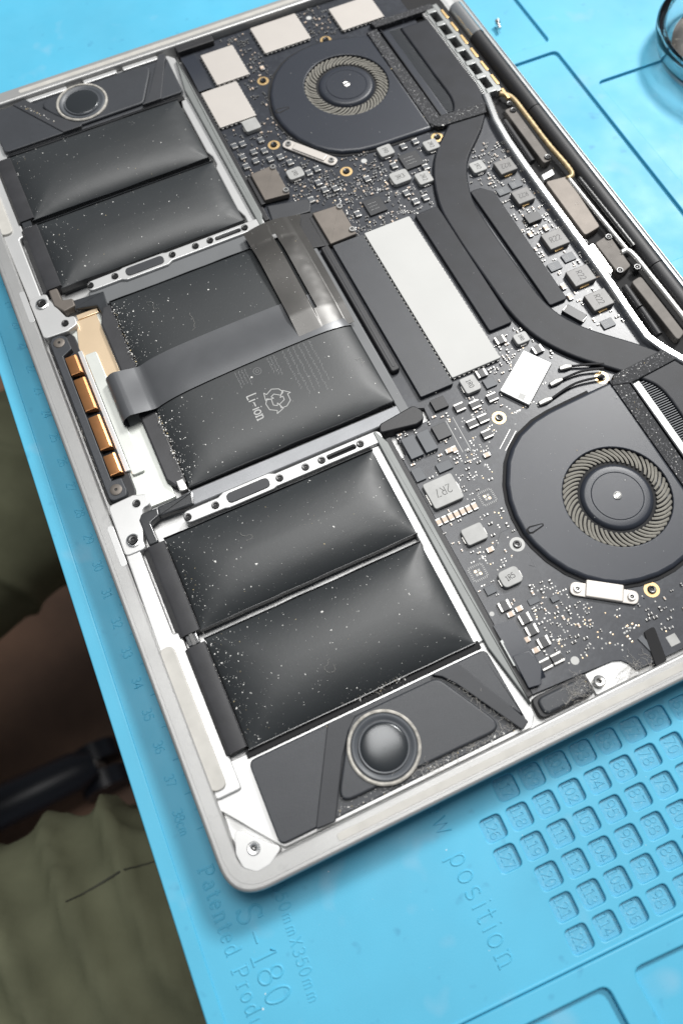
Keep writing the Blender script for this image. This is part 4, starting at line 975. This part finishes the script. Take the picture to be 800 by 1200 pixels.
def scatter(u0, v0, u1, v1, n, kind):
    for _ in range(n):
        u = random.uniform(u0, u1); v = random.uniform(v0, v1)
        u = round(u/0.35)*0.35; v = round(v/0.35)*0.35
        if kind == 'pad':
            a = random.choice((.38, .45, .55)); b = random.choice((.38, .45, .55))
            if free(u, v, a, b):
                dab(pads, u, v, a, b, .05, random.choice((TIN, TIN, WHITE, GOLDP)))
                if random.random() < .65:
                    du, dv = random.choice(((.85, 0), (0, .85)))
                    if free(u+du, v+dv, a, b): dab(pads, u+du, v+dv, a, b, .05, TIN)
        else:
            ax = random.random() < .5; L_ = random.choice((.9, 1.1, 1.5)); W_ = L_*.52
            a, b = (L_, W_) if ax else (W_, L_)
            if free(u, v, a, b):
                body = random.choice((CHIP, CHIP, MLCC, CHIPG)); e = L_*.26; z = .35+.2*random.random()
                dab(small, u, v, a*.6 if ax else a, b if ax else b*.6, z, body)
                for s_ in (-1, 1): dab(small, u+(s_*(L_/2-e/2) if ax else 0), v+(0 if ax else s_*(L_/2-e/2)), e if ax else a, b if ax else e, z*.95, TIN)
                occ(u-a/2, v-b/2, u+a/2, v+b/2, .12)
for a in ((112, 254, 124, 296, 170, 's'), (145, 278, 158, 297, 110, 's'), (94, 214, 128, 248, 210, 's'), (106, 199, 142, 216, 240, 's'), (118, 180, 158, 210, 300, 's'), (166, 176, 187, 200, 150, 's'), (172, 108, 187, 182, 260, 's'),
          (139, 106, 160, 122, 140, 's'), (121, 96, 140, 114, 90, 's'), (94, 66, 116, 110, 120, 's'), (94, 30, 116, 66, 60, 's'), (102, 18, 122, 34, 60, 's'), (134, 8, 150, 24, 30, 's'),
          (113, 86, 126, 104, 60, 'p'), (100, 76, 118, 92, 40, 'p'), (106, 17, 122, 36, 75, 'p'), (106, 50, 114, 76, 36, 'p'), (94, 46, 104, 60, 26, 'p'), (122, 12, 140, 26, 26, 'p'), (108, 34, 118, 42, 26, 'p'), (118, 180, 142, 206, 160, 'p'), (106, 200, 126, 230, 80, 'p'), (140, 180, 160, 212, 60, 'p'), (132, 90, 150, 116, 60, 'p'), (172, 108, 187, 190, 80, 'p')):
    scatter(*a[:5], 'smd' if a[5] == 's' else 'pad')
for k in range(34):                                        # round cluster of bare pads
    a = random.random()*2*PI; r = 3.0*math.sqrt(random.random()); u, v = 128.6 + r*math.cos(a), 17.6 + r*math.sin(a)
    if free(u, v, .6, .6): dab(pads, u, v, .62, .55, .05, random.choice((TIN, WHITE, GOLDP))); occ(u-.3, v-.3, u+.3, v+.3, .1)
po = comp(pads, "solder_pads"); po["kind"] = "stuff"
so_ = comp(small, "small_components"); so_["kind"] = "stuff"
# traces
tr = MB(); random.seed(12)
for _ in range(60):
    u, v = random.uniform(96, 140), random.choice((random.uniform(12, 104), random.uniform(200, 296)))
    pts = [(u, v)]
    for k in range(random.randint(2, 4)):
        a = random.choice((0, PI/4, PI/2, -PI/4))*random.choice((1, -1)); L_ = random.uniform(1.5, 6); pts.append((pts[-1][0]+L_*math.cos(a), pts[-1][1]+L_*math.sin(a)))
    if all(free(*p, .3, .3) for p in pts): tr.ridge(pts, 0.0, 0.09, BOARD, 0.5)
to = comp(tr, "board_traces"); to["kind"] = "stuff"

# ------------------------------------------------------------------ loose things on the mat
m = MB(); cu, cv = 301, 207
def gl(prof): m.lathe(cu-301, cv-207, prof, GLASS, 72, close=True)
gl([(0.01, 0.02), (28.0, 0.02), (29.5, 0.8), (31.5, 4.5), (33.0, 9.0), (33.2, 11.2), (32.6, 12.2), (31.2, 12.4), (30.0, 11.6), (28.6, 8.0), (26.5, 4.0), (24.5, 2.6), (0.01, 2.4)])
dish = empty("glass_dish", (301, 207, 0))
put(m.mesh("dish_wall"), "dish_wall", dish)
m = MB()
m.lathe(0, 0, [(24.4, 2.75), (25.0, 4.4), (23, 5.2), (15, 5.6), (6, 5.3), (0.02, 5.5)], SOOT, 40); put(m.mesh("dark_residue"), "dark_residue", dish)
tag(dish, "shallow clear glass dish holding dark residue at the mat's far corner", "glass dish")
m = MB()
m.tube([(0, 0, 1.0), (1.2, 0, 0.9)], [1.1, 1.1], STEEL, 12); m.tube([(1.2, 0, .9), (2.0, 0, .85), (4.6, 0, .7)], [.75, .72, .6], STEEL, 10)
so2 = put(m.mesh("loose_screw"), "loose_screw", None, (225.4, 266.6, 0.05), math.radians(-105)); tag(so2, "tiny loose steel screw lying on the blue mat near the hinge", "screw")

# ------------------------------------------------------------------ dust lying on the laptop (nobody could count it)
random.seed(3)
du = MB()
def flake(u, v, z, s, m_):
    q = []
    th = random.random()*PI; el = random.choice((1, 1, .7, .45)); ct, st_ = math.cos(th), math.sin(th)
    for k in range(4):
        a = k*PI/2 + random.random()*1.2; x_, y_ = s*math.cos(a)*random.uniform(.6, 1.2), s*el*math.sin(a)*random.uniform(.6, 1.1); q.append((u+x_*ct-y_*st_, v+x_*st_+y_*ct, z-0.02))
    q.append((u+random.uniform(-.2, .2)*s, v+random.uniform(-.2, .2)*s, z+s*random.uniform(.5, .9)))
    du.add(q, [(0, 1, 4), (1, 2, 4), (2, 3, 4), (3, 0, 4)], m_)
def sz(): return min(0.50, 0.05 + random.expovariate(1/0.07))
def dustcell(h, u0, v0, u1, v1, n):
    for _ in range(n):
        u = random.uniform(u0+.6, u1-.6); v = random.uniform(v0+.6, v1-.6)
        if random.random() < .35: u = u0 + .8 + random.expovariate(1/5.0)
        if u0+.4 < u < u1-.4: flake(u, v, h(u, v), sz(), DUSTM if random.random() < .93 else DUSTY)
dustcell(H1, 18.2, 33.4, 86.6, 66.9, 420); dustcell(H2, 18.2, 69.9, 87.0, 100.4, 330); dustcell(H3, 17.6, 203.4, 85.6, 234.4, 170); dustcell(H4, 17.2, 237.0, 85.0, 270.4, 110)
for _ in range(560):
    v = random.uniform(114, 189); u = 31.4 + random.expovariate(1/4.2) if random.random() < .62 else random.uniform(32, 99)
    if u > 99 or 143 < v < 162.5 or (u > 82 and v > 145): continue
    flake(u, v, H5(u, v), sz()*1.25, DUSTM)
for _ in range(70):                                        # on the ribbon and folded flex
    s, t = random.random(), random.random()
    p = fold(s, t) if random.random() < .7 and keepf(s, t) else rib(.35+.6*s, t)
    flake(p[0], p[1], p[2], sz()*.9, DUSTM if random.random() < .9 else DUSTY)
def dustflat(p0, p1, w_, z, n, k=1.0, dirty=0.1):
    for _ in range(n):
        t = random.random(); u = p0[0]+(p1[0]-p0[0])*t + random.gauss(0, w_); v = p0[1]+(p1[1]-p0[1])*t + random.gauss(0, w_)
        flake(u, v, z, sz()*k, DUSTM if random.random() > dirty else DUSTY)
dustflat((29, 7.4), (40, 30), .12, -1.0, 40, 1.3, .6); dustflat((33, 8), (46, 28), .2, -1.2, 90, .9); dustflat((75, 28), (88, 8), .3, -1.0, 160, .9); dustflat((34, 9), (88, 8), .7, -2.0, 330, .9)
dustflat((168, 34), (168, 88), 1.2, -1.05, 200, .9); dustflat((168, 216), (168, 270), 1.2, -1.05, 120, .9); dustflat((168, 90), (188, 91), .8, -0.75, 70, 1.0); dustflat((170, 214), (188, 215), 1.0, -0.75, 60, 1.0)
dustflat((50, 33.0), (66, 33.2), .5, -0.4, 90, .8); dustflat((30.8, 118), (30.8, 142), .4, -0.4, 120, 1.3); dustflat((30.8, 162), (30.8, 188), .4, -0.4, 110, 1.3); dustflat((17.6, 72), (17.9, 99), .15, -0.4, 50, .8); dustflat((17.6, 36), (17.9, 65), .15, -0.4, 60, .8); dustflat((28, 296), (39, 280), .25, -0.6, 26, 1.8, .3); dustflat((120, 110), (185, 175), 18, -1.2, 60, .7); dustflat((150, 60), (130, 60), 12, -1.4, 50, .6); dustflat((150, 245), (130, 250), 12, -1.4, 30, .7)
dustflat((112, 8), (124, 8), 1.2, -3.4, 60, .8); dustflat((95, 8), (110, 9), 1.4, -1.3, 70, .7); dustflat((197, 120), (197, 200), 3, -1.0, 60, .8)
for _ in range(150): flake(random.uniform(-15, 130) if random.random() < .6 else random.uniform(218, 290), random.uniform(-60, -1) if random.random() < .7 else random.uniform(150, 290), -LZ if True else 0, sz()*.8, DUSTM)
do = put(du.mesh("dust", LZ, 180), "dust"); tag(do, "pale dust specks strewn over the swollen battery cells", "dust", kind="stuff")
li = MB()
def fibre(u, v, z, L_, n=8, r=0.035):
    a = random.random()*6.28; p = [Vector((u, v, z+.05))]
    for _ in range(n):
        a += random.gauss(0, .6); p.append(p[-1] + Vector((math.cos(a), math.sin(a), random.uniform(-.12, .16)))*L_/n)
    for q in p: q.z = max(q.z, z+.03)
    li.tube(p, r, LINT, 4, caps=False)
for _ in range(60): t = random.random(); fibre(60+28*t+random.gauss(0, 2), 8.5+random.random()*1.5, -1.9, random.uniform(2, 5))
for _ in range(36): t = random.random(); fibre(76+11*t, 27-19*t+random.gauss(0, .8), -0.9, random.uniform(1.5, 4))
for _ in range(40): fibre(random.uniform(103, 110), random.uniform(7.4, 12), -1.3, random.uniform(2, 5))
for _ in range(40): fibre(random.uniform(120, 131), random.uniform(6.8, 10), -2.9, random.uniform(2, 5))
for _ in range(14): fibre(random.uniform(44, 60), random.choice((9.4, 9.8))+random.gauss(0, .4), -.6, random.uniform(2, 4), 8, .025)
for _ in range(9): u = random.gauss(58, 5); fibre(u, 32.6+random.random(), -.6, random.uniform(1, 3), 8, .025)
for _ in range(26): fibre(6.4+random.random(), random.uniform(122, 180), -1.6, random.uniform(2, 5))
for (u, v, hh, L_) in ((48, 44, H1, 9), (45, 178, H5, 7), (52, 164.5, H5, 8), (96, 132, H5, 5), (40, 88, H2, 7)): fibre(u, v, hh(u, v)+.05, L_, 12, .03)
lo = put(li.mesh("lint", LZ, 180), "lint"); tag(lo, "grey lint fibres caught round the lower speaker and case edge", "lint", kind="stuff")

# ------------------------------------------------------------------ seated person's legs and the chair below the desk
person = empty("person", (-470, 100, -745))
lm = put(LEGS, "trousers", person, (470, -100, 745))
from mathutils.bvhtree import BVHTree
bvh = BVHTree.FromPolygons([v_.co for v_ in LEGS.vertices], [tuple(p_.vertices) for p_ in LEGS.polygons])
sp_ = []
for k in range(26):
    u_, v_ = -90 + 44*k/25, 31 + 1*k/25 + 2.5*math.sin(PI*k/25)
    hit = bvh.ray_cast(Vector((u_*S, v_*S, 0.2)), Vector((0, 0, -1)))
    if hit[0]: sp_.append((u_, v_, hit[0].z*1000 + 0.2))
if len(sp_) > 3:
    mb = MB(); mb.tube(sp_, [0.2 + 0.35*math.sin(PI*i/(len(sp_)-1)) for i in range(len(sp_))], SEAMM, 6, 0.5); put(mb.mesh("seam"), "seam", person, (470, -100, 745))
for av in (-40, 415):
    mb = MB(); mb.tube([(20, av, -715), (60, av, -690), (110, av, -705), (190, av, -716), (250, av, -722), (285, av, -728)], [40, 48, 46, 44, 42, 26], SHOE, 14, 0.62); put(mb.mesh("shoe"), "shoe", person, (470, -100, 745))
tag(person, "person in olive trousers seated beside the desk, only the legs in view", "person")

chair = empty("office_chair", (-440, 190, -745))
def cpart(mb, name): return put(mb.mesh(name), name, chair)
for k in range(5):
    a = math.radians(3.0 + 72*k); c, s_ = math.cos(a), math.sin(a)
    mb = MB(); mb.tube([(40*c, 40*s_, 92), (140*c, 140*s_, 88), (225*c, 225*s_, 72), (245*c, 245*s_, 66)], [26, 24, 22, 14], CHAIRM, 12, 0.8); cpart(mb, "base_arm")
    mb = MB(); x, y = 240*c, 240*s_; pr2 = (-s_, c)
    for sg in (-1, 1): mb.tube([(x+pr2[0]*sg*6, y+pr2[1]*sg*6, 27), (x+pr2[0]*sg*26, y+pr2[1]*sg*26, 27)], 27, CHAIRM, 18)
    mb.tube([(x, y, 30), (x, y, 70)], 9, STEEL, 10); cpart(mb, "caster")
mb = MB(); mb.tube([(0, 0, 60), (0, 0, 200), (0, 0, 201), (0, 0, 385)], [34, 34, 24, 24], CHAIRM, 16); cpart(mb, "gas_column")
mb = MB(); mb.prism(fillet(rect(-30, 0, 430, 450), 70, 6), 385, 425, CHAIRF, 18, seg=4, bottom=True); cpart(mb, "seat")
mb = MB(); mb.prism(fillet(rect(-270, 0, 50, 420), 20, 5), 470, 940, CHAIRF, 20, seg=4, bottom=True); mb.prism(rect(-262, 0, 20, 60), 380, 480, CHAIRM, 2); cpart(mb, "backrest")
tag(chair, "black office chair with a five-arm caster base on the brown floor", "chair")
